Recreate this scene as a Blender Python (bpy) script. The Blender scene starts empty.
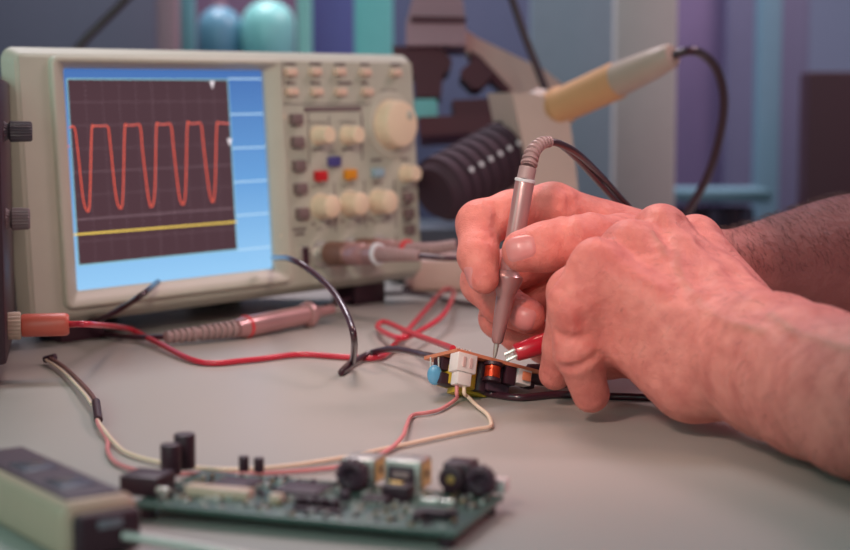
import bpy, bmesh, math, random
import numpy as np
from mathutils import Vector, Matrix
from mathutils.bvhtree import BVHTree
random.seed(7)
np.random.seed(7)
C = bpy.context.scene.collection
PI = math.pi

# ------------------------------------------------------------------ camera maths
FPX, PITCH, CH = 1600.0, 0.103, 0.13
CAM = Vector((0, 0, CH))
FWD = Vector((0, math.cos(PITCH), -math.sin(PITCH)))
UP = Vector((0, math.sin(PITCH), math.cos(PITCH)))
RT = Vector((1, 0, 0))

def ray(px, py):
    return FWD + RT * ((px - 425) / FPX) - UP * ((py - 275) / FPX)
def at(px, py, d):
    return CAM + ray(px, py) * d
def tab(px, py, z=0.0):
    r = ray(px, py)
    return CAM + r * ((z - CH) / r.z)

# ------------------------------------------------------------------ materials
def lin(c):
    c = c / 255.0
    return c / 12.92 if c <= 0.04045 else ((c + 0.055) / 1.055) ** 2.4
def rgb(c):
    return (lin(c[0]), lin(c[1]), lin(c[2]), 1)
MATS = {}
def mat(name, col, rough=0.5, metal=0.0, var=0.06, vscale=60, bump=0.0, bscale=400, emit=None, estr=1.0,
        trans=0.0, coat=0.0, sss=0.0):
    if name in MATS: return MATS[name]
    m = bpy.data.materials.new(name); m.use_nodes = True
    nt = m.node_tree; b = nt.nodes['Principled BSDF']
    c = rgb(col)
    tc = nt.nodes.new('ShaderNodeTexCoord')
    nz = nt.nodes.new('ShaderNodeTexNoise'); nz.inputs['Scale'].default_value = vscale; nz.inputs['Detail'].default_value = 4
    nt.links.new(tc.outputs['Object'], nz.inputs['Vector'])
    mx = nt.nodes.new('ShaderNodeMix'); mx.data_type = 'RGBA'
    mx.inputs['A'].default_value = tuple(max(0, v * (1 - var)) for v in c[:3]) + (1,)
    mx.inputs['B'].default_value = tuple(min(1, v * (1 + var)) for v in c[:3]) + (1,)
    nt.links.new(nz.outputs['Fac'], mx.inputs['Factor'])
    nt.links.new(mx.outputs['Result'], b.inputs['Base Color'])
    b.inputs['Roughness'].default_value = rough
    b.inputs['Metallic'].default_value = metal
    if trans: b.inputs['Transmission Weight'].default_value = trans
    if coat: b.inputs['Coat Weight'].default_value = coat
    if sss:
        b.inputs['Subsurface Weight'].default_value = sss
        b.inputs['Subsurface Radius'].default_value = (1, .4, .25); b.inputs['Subsurface Scale'].default_value = .003
    if bump:
        n2 = nt.nodes.new('ShaderNodeTexNoise'); n2.inputs['Scale'].default_value = bscale; n2.inputs['Detail'].default_value = 3
        nt.links.new(tc.outputs['Object'], n2.inputs['Vector'])
        bp = nt.nodes.new('ShaderNodeBump'); bp.inputs['Strength'].default_value = bump; bp.inputs['Distance'].default_value = .0006
        nt.links.new(n2.outputs['Fac'], bp.inputs['Height']); nt.links.new(bp.outputs['Normal'], b.inputs['Normal'])
    if emit:
        b.inputs['Emission Color'].default_value = rgb(emit); b.inputs['Emission Strength'].default_value = estr
    MATS[name] = m
    return m

# ------------------------------------------------------------------ object bookkeeping
WM = {}
def setp(o, label=None, cat=None, group=None, kind=None):
    if label: o['label'] = label
    if cat: o['category'] = cat
    if group: o['group'] = group
    if kind: o['kind'] = kind
    return o
def thing(name, label, cat, loc=(0, 0, 0), rot=None, group=None):
    o = bpy.data.objects.new(name, None); C.objects.link(o)
    M = Matrix.Translation(Vector(loc))
    if rot is not None: M = M @ rot.to_4x4()
    o.matrix_world = M
    o.empty_display_size = 0.01
    WM[o.name] = M
    return setp(o, label, cat, group)

def crom(pts, n=10, closed=False):
    P = [Vector(p) for p in pts]
    out = []
    m = len(P)
    for i in range(m - 1):
        p0 = P[i - 1] if i > 0 else P[i] * 2 - P[i + 1]
        p3 = P[i + 2] if i + 2 < m else P[i + 1] * 2 - P[i]
        p1, p2 = P[i], P[i + 1]
        # centripetal-ish: plain catmull rom with limited tangents
        for k in range(n):
            t = k / n
            out.append(0.5 * ((2 * p1) + (p2 - p0) * t + (2 * p0 - 5 * p1 + 4 * p2 - p3) * t * t + (3 * p1 - p0 - 3 * p2 + p3) * t ** 3))
    out.append(P[-1].copy())
    return out

class MB:
    def __init__(self, M=None):
        self.v = []; self.f = []; self.M = M
    def _add(self, vs, fs):
        o = len(self.v)
        self.v += [(self.M @ Vector(v)) if self.M is not None else Vector(v) for v in vs]
        self.f += [tuple(i + o for i in f) for f in fs]
        return self
    def box(self, c, s, R=None, bev=0.0, seg=2):
        bm = bmesh.new(); bmesh.ops.create_cube(bm, size=1)
        for v in bm.verts: v.co = Vector((v.co.x * s[0], v.co.y * s[1], v.co.z * s[2]))
        if bev > 0:
            bmesh.ops.bevel(bm, geom=bm.edges[:], offset=min(bev, min(s) * .49), segments=seg, affect='EDGES', profile=.5)
        bm.verts.index_update()
        vs = []
        for v in bm.verts:
            p = v.co.copy()
            if R is not None: p = R @ p
            vs.append(p + Vector(c))
        fs = [tuple(v.index for v in f.verts) for f in bm.faces]
        bm.free()
        return self._add(vs, fs)
    def hexa(self, p):      # 8 corner points: 0-3 bottom loop, 4-7 top loop
        return self._add(p, [(3, 2, 1, 0), (4, 5, 6, 7), (0, 1, 5, 4), (1, 2, 6, 5), (2, 3, 7, 6), (3, 0, 4, 7)])
    def prism(self, poly, ax, h):  # poly list of points, extruded along vector
        n = len(poly); vs = [Vector(p) for p in poly] + [Vector(p) + Vector(ax) * h for p in poly]
        fs = [tuple(range(n))[::-1], tuple(range(n, 2 * n))] + [(i, (i + 1) % n, n + (i + 1) % n, n + i) for i in range(n)]
        return self._add(vs, fs)
    def lathe(self, a, ax, prof, seg=28, flute=0, fd=0.0, caps=True):  # prof: list of (h, r)
        a = Vector(a); ax = Vector(ax).normalized()
        u = ax.orthogonal().normalized(); w = ax.cross(u)
        vs = []; fs = []
        for h, r in prof:
            for k in range(seg):
                t = 2 * PI * k / seg
                rr = r * (1 - (fd if (flute and k % 2) else 0))
                vs.append(a + ax * h + (u * math.cos(t) + w * math.sin(t)) * rr)
        m = len(prof)
        for i in range(m - 1):
            for k in range(seg):
                k2 = (k + 1) % seg
                fs.append((i * seg + k, i * seg + k2, (i + 1) * seg + k2, (i + 1) * seg + k))
        if caps:
            fs.append(tuple(range(seg))[::-1]); fs.append(tuple((m - 1) * seg + k for k in range(seg)))
        return self._add(vs, fs)
    def cyl(self, a, b, r, r2=None, seg=24, bev=0.0):
        a = Vector(a); b = Vector(b); L = (b - a).length; r2 = r if r2 is None else r2
        if bev: prof = [(0, r - bev), (bev * .3, r - bev * .3), (bev, r), (L - bev, r2), (L - bev * .3, r2 - bev * .3), (L, r2 - bev)]
        else: prof = [(0, r), (L, r2)]
        return self.lathe(a, b - a, prof, seg)
    def ell(self, c, rad, R=None, seg=20, rings=12):
        vs = []; fs = []
        for i in range(rings + 1):
            th = PI * i / rings
            for k in range(seg):
                ph = 2 * PI * k / seg
                p = Vector((rad[0] * math.sin(th) * math.cos(ph), rad[1] * math.sin(th) * math.sin(ph), rad[2] * math.cos(th)))
                if R is not None: p = R @ p
                vs.append(p + Vector(c))
        for i in range(rings):
            for k in range(seg):
                k2 = (k + 1) % seg
                fs.append((i * seg + k, (i + 1) * seg + k, (i + 1) * seg + k2, i * seg + k2))
        return self._add(vs, fs)
    def tube(self, pts, r, seg=10, sm=10, radii=None):
        P = crom(pts, sm) if sm else [Vector(p) for p in pts]
        n = len(P); vs = []; fs = []
        T = [(P[min(i + 1, n - 1)] - P[max(i - 1, 0)]).normalized() for i in range(n)]
        u = T[0].orthogonal().normalized()
        for i in range(n):
            u = (u - T[i] * u.dot(T[i])).normalized(); w = T[i].cross(u)
            rr = radii[min(int(i / max(1, sm)), len(radii) - 1)] if radii else r
            if callable(r): rr = r(i / (n - 1))
            for k in range(seg):
                t = 2 * PI * k / seg
                vs.append(P[i] + (u * math.cos(t) + w * math.sin(t)) * rr)
        for i in range(n - 1):
            for k in range(seg):
                k2 = (k + 1) % seg
                fs.append((i * seg + k, i * seg + k2, (i + 1) * seg + k2, (i + 1) * seg + k))
        fs.append(tuple(range(seg))[::-1]); fs.append(tuple((n - 1) * seg + k for k in range(seg)))
        return self._add(vs, fs)
    def build(self, name, material, parent=None, smooth=True, angle=38, **kw):
        me = bpy.data.meshes.new(name)
        org = None
        if parent is not None:
            inv = WM[parent.name].inverted()
            vs = [inv @ v for v in self.v]; loc = None
        else:
            xs = [v.x for v in self.v]; ys = [v.y for v in self.v]; zs = [v.z for v in self.v]
            loc = Vector(((min(xs) + max(xs)) / 2, (min(ys) + max(ys)) / 2, min(zs)))
            vs = [v - loc for v in self.v]
        me.from_pydata([tuple(v) for v in vs], [], self.f)
        me.update()
        bm = bmesh.new(); bm.from_mesh(me); bmesh.ops.recalc_face_normals(bm, faces=bm.faces[:]); bm.to_mesh(me); bm.free()
        if smooth:
            me.polygons.foreach_set('use_smooth', [True] * len(me.polygons))
            try: me.set_sharp_from_angle(angle=math.radians(angle))
            except Exception: pass
        me.materials.append(material)
        o = bpy.data.objects.new(name, me); C.objects.link(o)
        if parent is not None:
            o.parent = parent; WM[o.name] = WM[parent.name]
        else:
            o.location = loc; WM[o.name] = Matrix.Translation(loc)
        return setp(o, **kw)

def text_mesh(s, size, M):
    cu = bpy.data.curves.new('txt', 'FONT'); cu.body = s; cu.size = size; cu.align_x = 'CENTER'; cu.align_y = 'CENTER'; cu.resolution_u = 2
    o = bpy.data.objects.new('txt', cu); C.objects.link(o)
    dg = bpy.context.evaluated_depsgraph_get(); dg.update()
    me = bpy.data.meshes.new_from_object(o.evaluated_get(dg))
    vs = [M @ v.co for v in me.vertices]; fs = [tuple(p.vertices) for p in me.polygons]
    bpy.data.objects.remove(o); bpy.data.curves.remove(cu); bpy.data.meshes.remove(me)
    return vs, fs

# ------------------------------------------------------------------ palette
m_table = mat('pale_laminate', (174, 168, 162), .42, var=.03, vscale=9, bump=.08, bscale=900)
m_case = mat('oscilloscope_plastic', (186, 184, 170), .5, bump=.1, bscale=1500)
m_case2 = mat('oscilloscope_bezel_plastic', (192, 188, 174), .4)
m_cream = mat('cream_knob_plastic', (238, 212, 184), .35)
m_greybtn = mat('grey_rubber_button', (122, 100, 100), .55)
m_creambtn = mat('cream_button', (225, 192, 172), .4)
m_red = mat('red_button', (200, 30, 38), .35)
m_blue = mat('blue_button', (80, 72, 140), .4)
m_orange = mat('orange_button', (222, 142, 30), .4)
m_lblue = mat('pale_blue_button', (150, 175, 190), .4)
m_dark = mat('dark_plastic', (60, 32, 44), .45)
m_dark2 = mat('dark_purple_rubber', (74, 50, 64), .5)
m_text = mat('printed_legend', (112, 92, 96), .6)
m_cable = mat('black_cable_jacket', (62, 30, 42), .3, coat=.3)
m_redwire = mat('red_wire_jacket', (205, 40, 62), .35, coat=.3)
m_pinkwire = mat('pink_wire_jacket', (224, 140, 142), .4)
m_whitewire = mat('cream_wire_jacket', (240, 214, 190), .4)
m_probe = mat('grey_brown_probe_plastic', (180, 132, 132), .28, .25, coat=.4)
m_strain = mat('grey_strain_relief', (165, 135, 135), .45)
m_metal = mat('bright_metal', (235, 230, 225), .25, .55)
m_steel = mat('dull_steel', (205, 198, 192), .35, .6)
m_nickel = mat('brownish_connector_shell', (140, 100, 88), .4, .3)
m_white = mat('white_nylon', (240, 225, 222), .4)
m_pcbg = mat('green_circuit_board', (72, 96, 88), .35, var=.35, vscale=500)
m_pcbb = mat('brown_circuit_board', (216, 132, 102), .45, var=.15, vscale=300)
m_gold = mat('gold_contact', (215, 175, 110), .3, .9)
m_ceramic = mat('blue_ceramic', (100, 165, 205), .3, coat=.5)
m_yellow = mat('yellow_tape', (205, 168, 50), .4)
m_copper = mat('copper_winding', (230, 90, 56), .35, .6)

# ------------------------------------------------------------------ the setting
def struct(name, c, s, m, bev=0, R=None):
    return MB().box(c, s, bev=bev, R=R).build(name, m, kind='structure')
m_wall = mat('blue_grey_wall_paint', (112, 122, 148), .8, vscale=4)
m_floor = mat('grey_floor', (95, 90, 100), .6, vscale=5)
struct('wall_back', (0, 2.75, .4), (4.4, .1, 2.4), m_wall)
struct('wall_left', (-2.15, .8, .4), (.1, 3.8, 2.4), m_wall)
struct('floor', (0, .8, -.81), (4.4, 3.8, .1), m_floor)

# workbench
tb = thing('workbench', 'pale laminate workbench top carrying the instruments, circuit boards and resting hands', 'table', (0, .75, -.76))
MB().box((0, .68, -.0125), (2.2, 1.24, .025), bev=.002).build('tabletop', m_table, tb)
for sx in (-1, 1):
    for sy in (.12, 1.24):
        MB().box((sx * 1.02, sy, -.3925), (.05, .05, .735)).build('leg', m_steel, tb)

# ------------------------------------------------------------------ OSCILLOSCOPE
YAW, TILT, ROLL = .8381, .0537, .0108
su = Vector((math.cos(YAW), math.sin(YAW), 0)); sn = Vector((math.sin(YAW), -math.cos(YAW), 0)); zz = Vector((0, 0, 1))
sv = math.cos(TILT) * zz - math.sin(TILT) * sn
u2 = math.cos(ROLL) * su + math.sin(ROLL) * sv; v2 = math.cos(ROLL) * sv - math.sin(ROLL) * su
n2 = u2.cross(v2) * 1.0
if n2.dot(sn) < 0: n2 = -n2
SO = Vector((-.2149, .8559, .0115)); SW, SH = .324, .1528
SM = Matrix(((u2.x, v2.x, n2.x, SO.x), (u2.y, v2.y, n2.y, SO.y), (u2.z, v2.z, n2.z, SO.z), (0, 0, 0, 1)))
def sl(px, py, h=0.0):   # a spot on the instrument's front plane
    r = ray(px, py); o = SO + n2 * h
    t = (o - CAM).dot(n2) / r.dot(n2)
    p = CAM + r * t - SO
    return Vector((p.dot(u2), p.dot(v2), h))
sc = thing('oscilloscope', 'cream digital oscilloscope showing a red clipped sine wave on its lit blue screen', 'oscilloscope', SO, SM.to_3x3())
ZS = -.006
_q = [sl(60, 68, ZS), sl(260, 70.7, ZS), sl(273.5, 267.7, ZS), sl(75, 291.7, ZS)]
SX0 = (_q[0].x + _q[3].x) / 2; SX1 = (_q[1].x + _q[2].x) / 2; SY0 = (_q[2].y + _q[3].y) / 2; SY1 = (_q[0].y + _q[1].y) / 2
def S(): return MB(SM)
# case: rounded body, front has an opening frame; body behind front plane
def rrect(x0, x1, y0, y1, r, n=6):
    out = []
    for cx, cy, a0 in ((x1 - r, y1 - r, 0), (x0 + r, y1 - r, 90), (x0 + r, y0 + r, 180), (x1 - r, y0 + r, 270)):
        for k in range(n + 1):
            a = math.radians(a0 + 90 * k / n); out.append((cx + r * math.cos(a), cy + r * math.sin(a)))
    return out
def loft(mb, loops, cap0=True, cap1=True):
    n = len(loops[0]); vs = [p for l in loops for p in l]; fs = []
    for i in range(len(loops) - 1):
        for k in range(n):
            k2 = (k + 1) % n
            fs.append((i * n + k, i * n + k2, (i + 1) * n + k2, (i + 1) * n + k))
    if cap0: fs.append(tuple(range(n))[::-1])
    if cap1: fs.append(tuple((len(loops) - 1) * n + k for k in range(n)))
    return mb._add(vs, fs)
def ring(x0, x1, y0, y1, r, z): return [(a, b, z) for a, b in rrect(x0, x1, y0, y1, r)]
mb = S()
loft(mb, [ring(.086, SW - .086, .014, SH - .012, .010, -.125), ring(.080, SW - .080, .009, SH - .008, .009, -.116), ring(.014, SW - .014, .003, SH - .002, .008, -.016), ring(.003, SW - .003, .001, SH, .008, -.011),
          ring(0, SW, 0, SH, .008, -.008), ring(.001, SW - .001, .001, SH - .001, .0075, -.006), ring(.004, SW - .004, .004, SH - .004, .006, -.0015)], True, False)
# front: ring from outer edge to a hole round the screen recess
fo = ring(.007, SW - .007, .006, SH - .006, .005, 0.0)
loft(mb, [ring(.004, SW - .004, .004, SH - .004, .006, -.0015), fo], False, False)
bx0, bx1, by0, by1 = SX0 - .011, SX1 + .008, SY0 - .008, SY1 + .005
# face plate pieces around the recess
z0 = -.0005
for (a, b, c, d) in ((.006, bx0, .006, SH - .006), (bx1, SW - .006, .006, SH - .006), (bx0, bx1, .006, by0), (bx0, bx1, by1, SH - .006)):
    mb.box(((a + b) / 2, (c + d) / 2, z0 - .004), (b - a, d - c, .009))
mb.build('case', m_case, sc)
# bezel (raised rim then slope down to the screen)
mb = S()
def rr2(i, z, r=.003): return ring(bx0 + i, bx1 - i, by0 + i, by1 - i, r, z)
loft(mb, [rr2(-.0015, .0, .005), rr2(-.001, .0025, .005), rr2(.0, .0032, .004), rr2(.0015, .003, .003),
          ring(SX0, SX1, SY0, SY1, .0015, -.0035), ring(SX0, SX1, SY0, SY1, .0015, -.009)], False, False)
mb.build('screen_bezel', m_case2, sc)
# screen panel: emissive blue with its own gradient of colour on the display
ms = bpy.data.materials.new('lit_lcd_blue'); ms.use_nodes = True; nt = ms.node_tree; b = nt.nodes['Principled BSDF']
tc = nt.nodes.new('ShaderNodeTexCoord'); sp = nt.nodes.new('ShaderNodeSeparateXYZ'); nt.links.new(tc.outputs['Object'], sp.inputs[0])
mr = nt.nodes.new('ShaderNodeMapRange'); mr.inputs['From Min'].default_value = SY0; mr.inputs['From Max'].default_value = SY1
nt.links.new(sp.outputs['Y'], mr.inputs['Value'])
cr = nt.nodes.new('ShaderNodeValToRGB'); e = cr.color_ramp.elements
e[0].position = 0; e[0].color = rgb((150, 204, 246)); e[1].position = 1; e[1].color = rgb((70, 112, 178))
q = e.new(.45); q.color = rgb((104, 160, 218))
nt.links.new(mr.outputs['Result'], cr.inputs['Fac']); nt.links.new(cr.outputs['Color'], b.inputs['Emission Color'])
b.inputs['Emission Strength'].default_value = 1.0; b.inputs['Base Color'].default_value = (.01, .01, .012, 1); b.inputs['Roughness'].default_value = .25
scr = S().box(((SX0 + SX1) / 2, (SY0 + SY1) / 2, -.0075), (SX1 - SX0, SY1 - SY0, .003)).build('display_screen', ms, sc, smooth=False, label='lit blue display')
ZS = -.006
def em(name, c, s=1.0): return mat(name, (8, 8, 8), .4, emit=c, estr=s)
m_plot = em('display_black_field', (80, 54, 62), .9)
m_trace = em('display_red_trace', (244, 96, 74), 1.05)
m_ytrace = em('display_yellow_trace', (250, 214, 96), 1.0)
m_grid = em('display_grid', (165, 135, 145), .8)
m_sep = em('display_menu_rule', (190, 225, 250), 1.0)
m_frame = em('display_field_frame', (150, 205, 215), .9)
def quadp(pts, z, h):
    return [(p.x, p.y, z) for p in pts] + [(p.x, p.y, z + h) for p in pts]
pc = [sl(78, 266, ZS), sl(238, 249, ZS), sl(226.5, 79, ZS), sl(67, 79.5, ZS)]
gx0 = (pc[0].x + pc[3].x) / 2; gx1 = (pc[1].x + pc[2].x) / 2; gy0 = (pc[0].y + pc[1].y) / 2; gy1 = (pc[2].y + pc[3].y) / 2
S().box(((gx0 + gx1) / 2, (gy0 + gy1) / 2, ZS + .0001), (gx1 - gx0, gy1 - gy0, .0002)).build('plot_field', m_plot, scr, smooth=False)
g = S()
for i in range(1, 10):
    x = gx0 + (gx1 - gx0) * i / 10
    nn = 40
    for k in range(nn):
        y = gy0 + (gy1 - gy0) * (k + .5) / nn
        g.box((x, y, ZS + .00025), (.0003, .0006 if i != 5 else .001, .0001))
for j in range(1, 8):
    y = gy0 + (gy1 - gy0) * j / 8
    nn = 60
    for k in range(nn):
        x = gx0 + (gx1 - gx0) * (k + .5) / nn
        g.box((x, y, ZS + .00025), (.0006 if j != 4 else .0012, .0003, .0001))
g.box(((gx0 + gx1) / 2, gy0 + (gy1 - gy0) * .245, ZS + .00025), (gx1 - gx0, .0003, .0001))
g.build('graticule', m_grid, scr, smooth=False)
g = S()
for k in range(90):
    for yy in (gy0, gy1):
        g.box((gx0 + (gx1 - gx0) * (k + .5) / 90, yy, ZS + .0003), (.0009, .0009, .0001))
for k in range(80):
    for xx in (gx0, gx1):
        g.box((xx, gy0 + (gy1 - gy0) * (k + .5) / 80, ZS + .0003), (.0009, .0009, .0001))
g.build('plot_frame', m_frame, scr, smooth=False)
wv = [(190,268),(205,270),(215,340),(228,460),(240,498),(247,470),(252,280),(258,265),(277,264),(296,266),(302,300),(318,450),(330,490),(338,460),(343,275),(350,263),(368,262),(385,264),(392,330),(408,460),(418,486),(426,440),(430,270),(436,260),(453,260),(470,262),(478,330),(492,450),(504,480),(511,430),(515,265),(522,258),(538,257),(553,260),(560,320),(575,440),(586,473),(592,420),(596,268),(603,256),(630,258)]
P = [sl(x / 2.75, y / 2.75 + 30, ZS + .0006) for x, y in wv]
S().tube([tuple(p) for p in P], .00034, seg=6, sm=4).build('waveform_trace', m_trace, scr, label='red clipped sine trace')
a = sl(72.4, 234.8, ZS + .0006); b_ = sl(236.5, 221.8, ZS + .0006)
S().tube([tuple(a), tuple(b_)], .0005, seg=6, sm=2).build('baseline_trace', m_ytrace, scr, label='yellow flat trace')
for y0, x0 in ((134, 630), (232, 640), (325, 645), (418, 652), (510, 658), (605, 655)):
    p = sl(x0 / 2.75 if y0 < 600 else 238, y0 / 2.75 + 30, ZS)
    S().box(((gx1 + SX1) / 2, p.y, ZS + .0001), (SX1 - gx1 - .0012, .0008, .0002)).build('menu_rule', m_sep, scr, smooth=False)
for (x, y) in ((582, 145), (630, 303)):
    p = sl(x / 2.75, y / 2.75 + 30, ZS)
    S().prism([(p.x - .0018, p.y + .001, ZS + .0003), (p.x + .0018, p.y + .001, ZS + .0003), (p.x, p.y - .0035, ZS + .0003)], (0, 0, 1), .0003).build('trigger_marker', em('display_white_marker', (240, 230, 235), 1), scr, smooth=False)
p = sl(183 / 2.75, 320 / 2.75 + 30, ZS)
S().prism([(p.x - .002, p.y + .0018, ZS + .0003), (p.x + .002, p.y, ZS + .0003), (p.x - .002, p.y - .0018, ZS + .0003)], (0, 0, 1), .0003).build('channel_marker', m_trace, scr, smooth=False)

# controls
def knob(px, py, rpx, L, name='knob', m=m_cream, fl=0, dimple=False):
    p = sl(px, py); d = (SM @ p - CAM).dot(FWD); r = rpx * d / FPX
    mb = S()
    mb.lathe(p, (0, 0, 1), [(-.001, r * 1.05), (.0008, r * 1.05), (.0012, r), (L - .0018, r * .93), (L - .0006, r * .90), (L, r * .80)], 48, fl, .03)
    k = mb.build(name, m, sc)
    if dimple:
        S().ell((p.x + r * .45, p.y + r * .35, L), (r * .2, r * .2, .0008)).build('finger_dimple', m_case2, k)
    return k
def button(px, py, w, h, m, L=.004, name='button'):
    p = sl(px, py)
    return S().box((p.x, p.y, L / 2 - .0005), (w, h, L + .001), bev=.0009).build(name, m, sc)
# collar ring around the big knob
p = sl(390, 125)
S().lathe(p, (0, 0, 1), [(-.001, .0225), (.0008, .0225), (.0012, .0215), (.0012, .017)], 56, caps=False).build('knob_collar', m_case2, sc)
knob(391, 124.5, 24.5, .011, dimple=True, name='dial')
for (x, y) in ((317, 135.5), (346.5, 135.5)): knob(x, y, 9.3, .012)
for (x, y) in ((320, 206.5), (348.5, 204), (377.5, 202)): knob(x, y, 12.4, .0125)
knob(405, 173.8, 8.6, .011)
for (x, y) in ((289, 72.5), (313.5, 72), (338, 72), (363.5, 72.5), (394, 72.8), (290, 92), (315, 92), (339, 92), (365.5, 92)):
    button(x, y, .0088, .0046, m_creambtn)
for (x, y) in ((294, 119.6), (295.5, 142.2), (297, 165.8), (298.5, 188.7), (300.5, 213.5)):
    button(x, y, .0090, .0070, m_greybtn, .0045)
for (x, y) in ((406, 197), (407, 213), (408, 229.5)):
    button(x, y, .0082, .0062, m_greybtn, .004)
button(319, 176, .0095, .0068, m_red); button(332.5, 161.5, .0095, .0065, m_blue)
button(348.5, 174.5, .0095, .0068, m_orange); button(376, 172.8, .0095, .0060, m_lblue)
# brand bar, panel lines and diagonal grooves between menu buttons and screen
mb = S(); a = sl(304, 108.5); b_ = sl(361, 109.5)
mb.box(((a.x + b_.x) / 2, (a.y + b_.y) / 2, .0002), (b_.x - a.x, .0028, .0006)); mb.build('nameplate_strip', m_text, sc, smooth=False)
mb = S()
def line(x0, y0, x1, y1, w=.0005):
    a = sl(x0, y0); b_ = sl(x1, y1); d = (b_ - a); n = Vector((-d.y, d.x, 0)).normalized() * w / 2
    mb.prism([(a - n), (b_ - n), (b_ + n), (a + n)], (0, 0, 1), .0004)
line(282, 62.5, 282, 104); line(282, 104, 372, 104); line(334, 182, 336, 232); line(364, 180, 366, 228); line(394, 180, 396, 228); line(361, 112, 362, 150); line(310, 268, 395, 258); line(395, 258, 396, 235)
line(329, 116, 329, 128); line(362, 118, 362, 160); line(308, 112, 309, 165)
mb.build('panel_lines', m_text, sc, smooth=False)
mb = S()
for y in (112, 137, 160):
    line(277.5, y + 2 - 10, 285, y + 6, .0008)
for y in (170, 200, 225, 245):
    line(280, y + 12, 287, y, .0008)
mb.build('menu_guides', m_cream, sc, smooth=False)
# printed legends
def txt(s, px, py, size):
    p = sl(px, py); tv = S()
    vs, fs = text_mesh(s, size, Matrix.Translation((p.x, p.y, .0004)))
    tv._add(vs, fs); tv.build('legend', m_text, sc, smooth=False)
txt('POSITION', 318, 123, .0034); txt('POSITION', 347, 122.5, .0034); txt('POSITION', 388, 91, .0034)
txt('CH1 MENU', 319, 186, .0028); txt('CH2 MENU', 348.5, 185, .0028); txt('MATH', 332.5, 152, .0026)
for s, x, y in (('CH 1', 320, 229), ('CH 2', 350, 226), ('EXT TRIG', 379, 222)): txt(s, x, y, .0032)
# rows of small illegible legend ticks
rnd = random.Random(3)
def ticks(px, py, n, w=.0011):
    p = sl(px, py); tv = S()
    for k in range(n):
        tv.box((p.x + (k - n / 2) * w * 1.35, p.y, .0004), (w, .0012 + rnd.random() * .0008, .0002))
    tv.build('legend', m_text, sc, smooth=False)
for (x, y, n) in ((291, 64, 7), (316, 64, 7), (340, 64.5, 7), (365, 64.5, 6), (396, 65, 7), (291, 83, 6), (316, 83, 6), (345, 83, 9), (365, 83, 5), (318, 149.5, 7), (348, 149, 7), (377, 160, 7), (378, 183, 6), (405, 159, 6), (406, 189, 6), (406, 205, 6), (407, 221, 6), (300, 229, 8), (300, 234, 6), (314, 224, 2), (329, 222, 3), (343, 221, 2), (358, 220, 3), (371, 219, 3), (388, 217, 3), (322, 215 + 50, 4)):
    ticks(x, y, n)
# usb port and BNC sockets
p = sl(303.5, 256)
up_ = S().box((p.x, p.y, .0006), (.0075, .013, .003), bev=.0005).build('usb_port', m_steel, sc)
S().box((p.x, p.y, .0021), (.0055, .011, .0008)).build('port_opening', m_dark, up_, smooth=False)
BN = [(319.5, 253.5), (349, 250.0), (378, 247)]
for (x, y) in BN:
    p = sl(x, y)
    S().lathe(p, (0, 0, 1), [(-.001, .0085), (.0015, .0085), (.0018, .0062), (.008, .0062), (.0082, .0055), (.0082, .002)], 28).build('bnc_socket', m_steel, sc)
for (x, y) in ((.035, -.0), (SW - .04, 0)):
    pass
# feet touching the table
def foot(lx, lz, wx=.03):
    top = SM @ Vector((lx, .003 - lz * .06, lz)); 
    a = Vector((top.x, top.y, 0)); 
    R = Matrix.Rotation(YAW, 3, 'Z')
    MB().box((a.x, a.y, top.z / 2), (wx, .022, top.z), R=R, bev=.001).build('foot', m_dark, sc)
for lx, lb in ((.045, .11), (SW - .045, SW - .11)):
    foot(lx, -.022); foot(lb, -.095)

# ------------------------------------------------------------------ cables, plugs, probes
def cable(name, pts, r, m, label, cat='cable', group=None, seg=10, sm=10):
    return MB().tube(pts, r, seg=seg, sm=sm).build(name, m, None, label=label, cat=cat, group=group)
def strain(mb, pts, r0, r1, n, gap=.0):
    P = crom(pts, 12); L = len(P) - 1
    mb.tube(pts, lambda t: (r0 + (r1 - r0) * t) * .72, seg=12, sm=12)
    for i in range(n):
        t = (i + .5) / n; k = int(t * L); k2 = min(k + 1, L); k1 = max(k2 - 1, 0)
        d = (P[k2] - P[k1]).normalized(); r = r0 + (r1 - r0) * t
        seglen = sum((P[j + 1] - P[j]).length for j in range(L)) / n
        mb.lathe(P[k] - d * seglen * .3, d, [(0, r * .9), (seglen * .1, r), (seglen * .5, r), (seglen * .6, r * .9)], 16)

# BNC plugs on the instrument
def bnc_plug(i, label, boot_pts_fn, ringmat, cable_pts, m_ring_name):
    p = SM @ sl(*BN[i]); d = n2
    t = thing('probe_plug', label, 'connector', p + d * .0085, None)
    MB().lathe(p + d * .0090, d, [(0, .0068), (.0005, .0078), (.017, .0078), (.0176, .0072)], 30, 1, .03).build('locking_collar', m_nickel, t, label='brown knurled collar')
    MB().lathe(p + d * .0266, d, [(0, .0070), (.006, .0073), (.014, .0068), (.0155, .0060), (.017, .0068), (.024, .0062)], 28).build('plug_body', m_probe, t)
    MB().lathe(p + d * .0507, d, [(0, .0064), (.0003, .0070), (.0020, .0070), (.0023, .0064)], 28).build('coloured_ring', ringmat, t)
    q = p + d * .053
    bp = boot_pts_fn(q, d)
    mb = MB(); strain(mb, bp, .0052, .0034, 14); mb.build('strain_relief', m_strain, t)
    MB().tube([bp[-1] - (bp[-1] - bp[-2]).normalized() * .002] + cable_pts(bp[-1]), .0017, seg=10, sm=10).build('cord', m_cable, t)
    return t
m_wring = mat('white_ring', (215, 215, 220), .4); m_rring = mat('red_ring', (214, 60, 66), .4)
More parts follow.
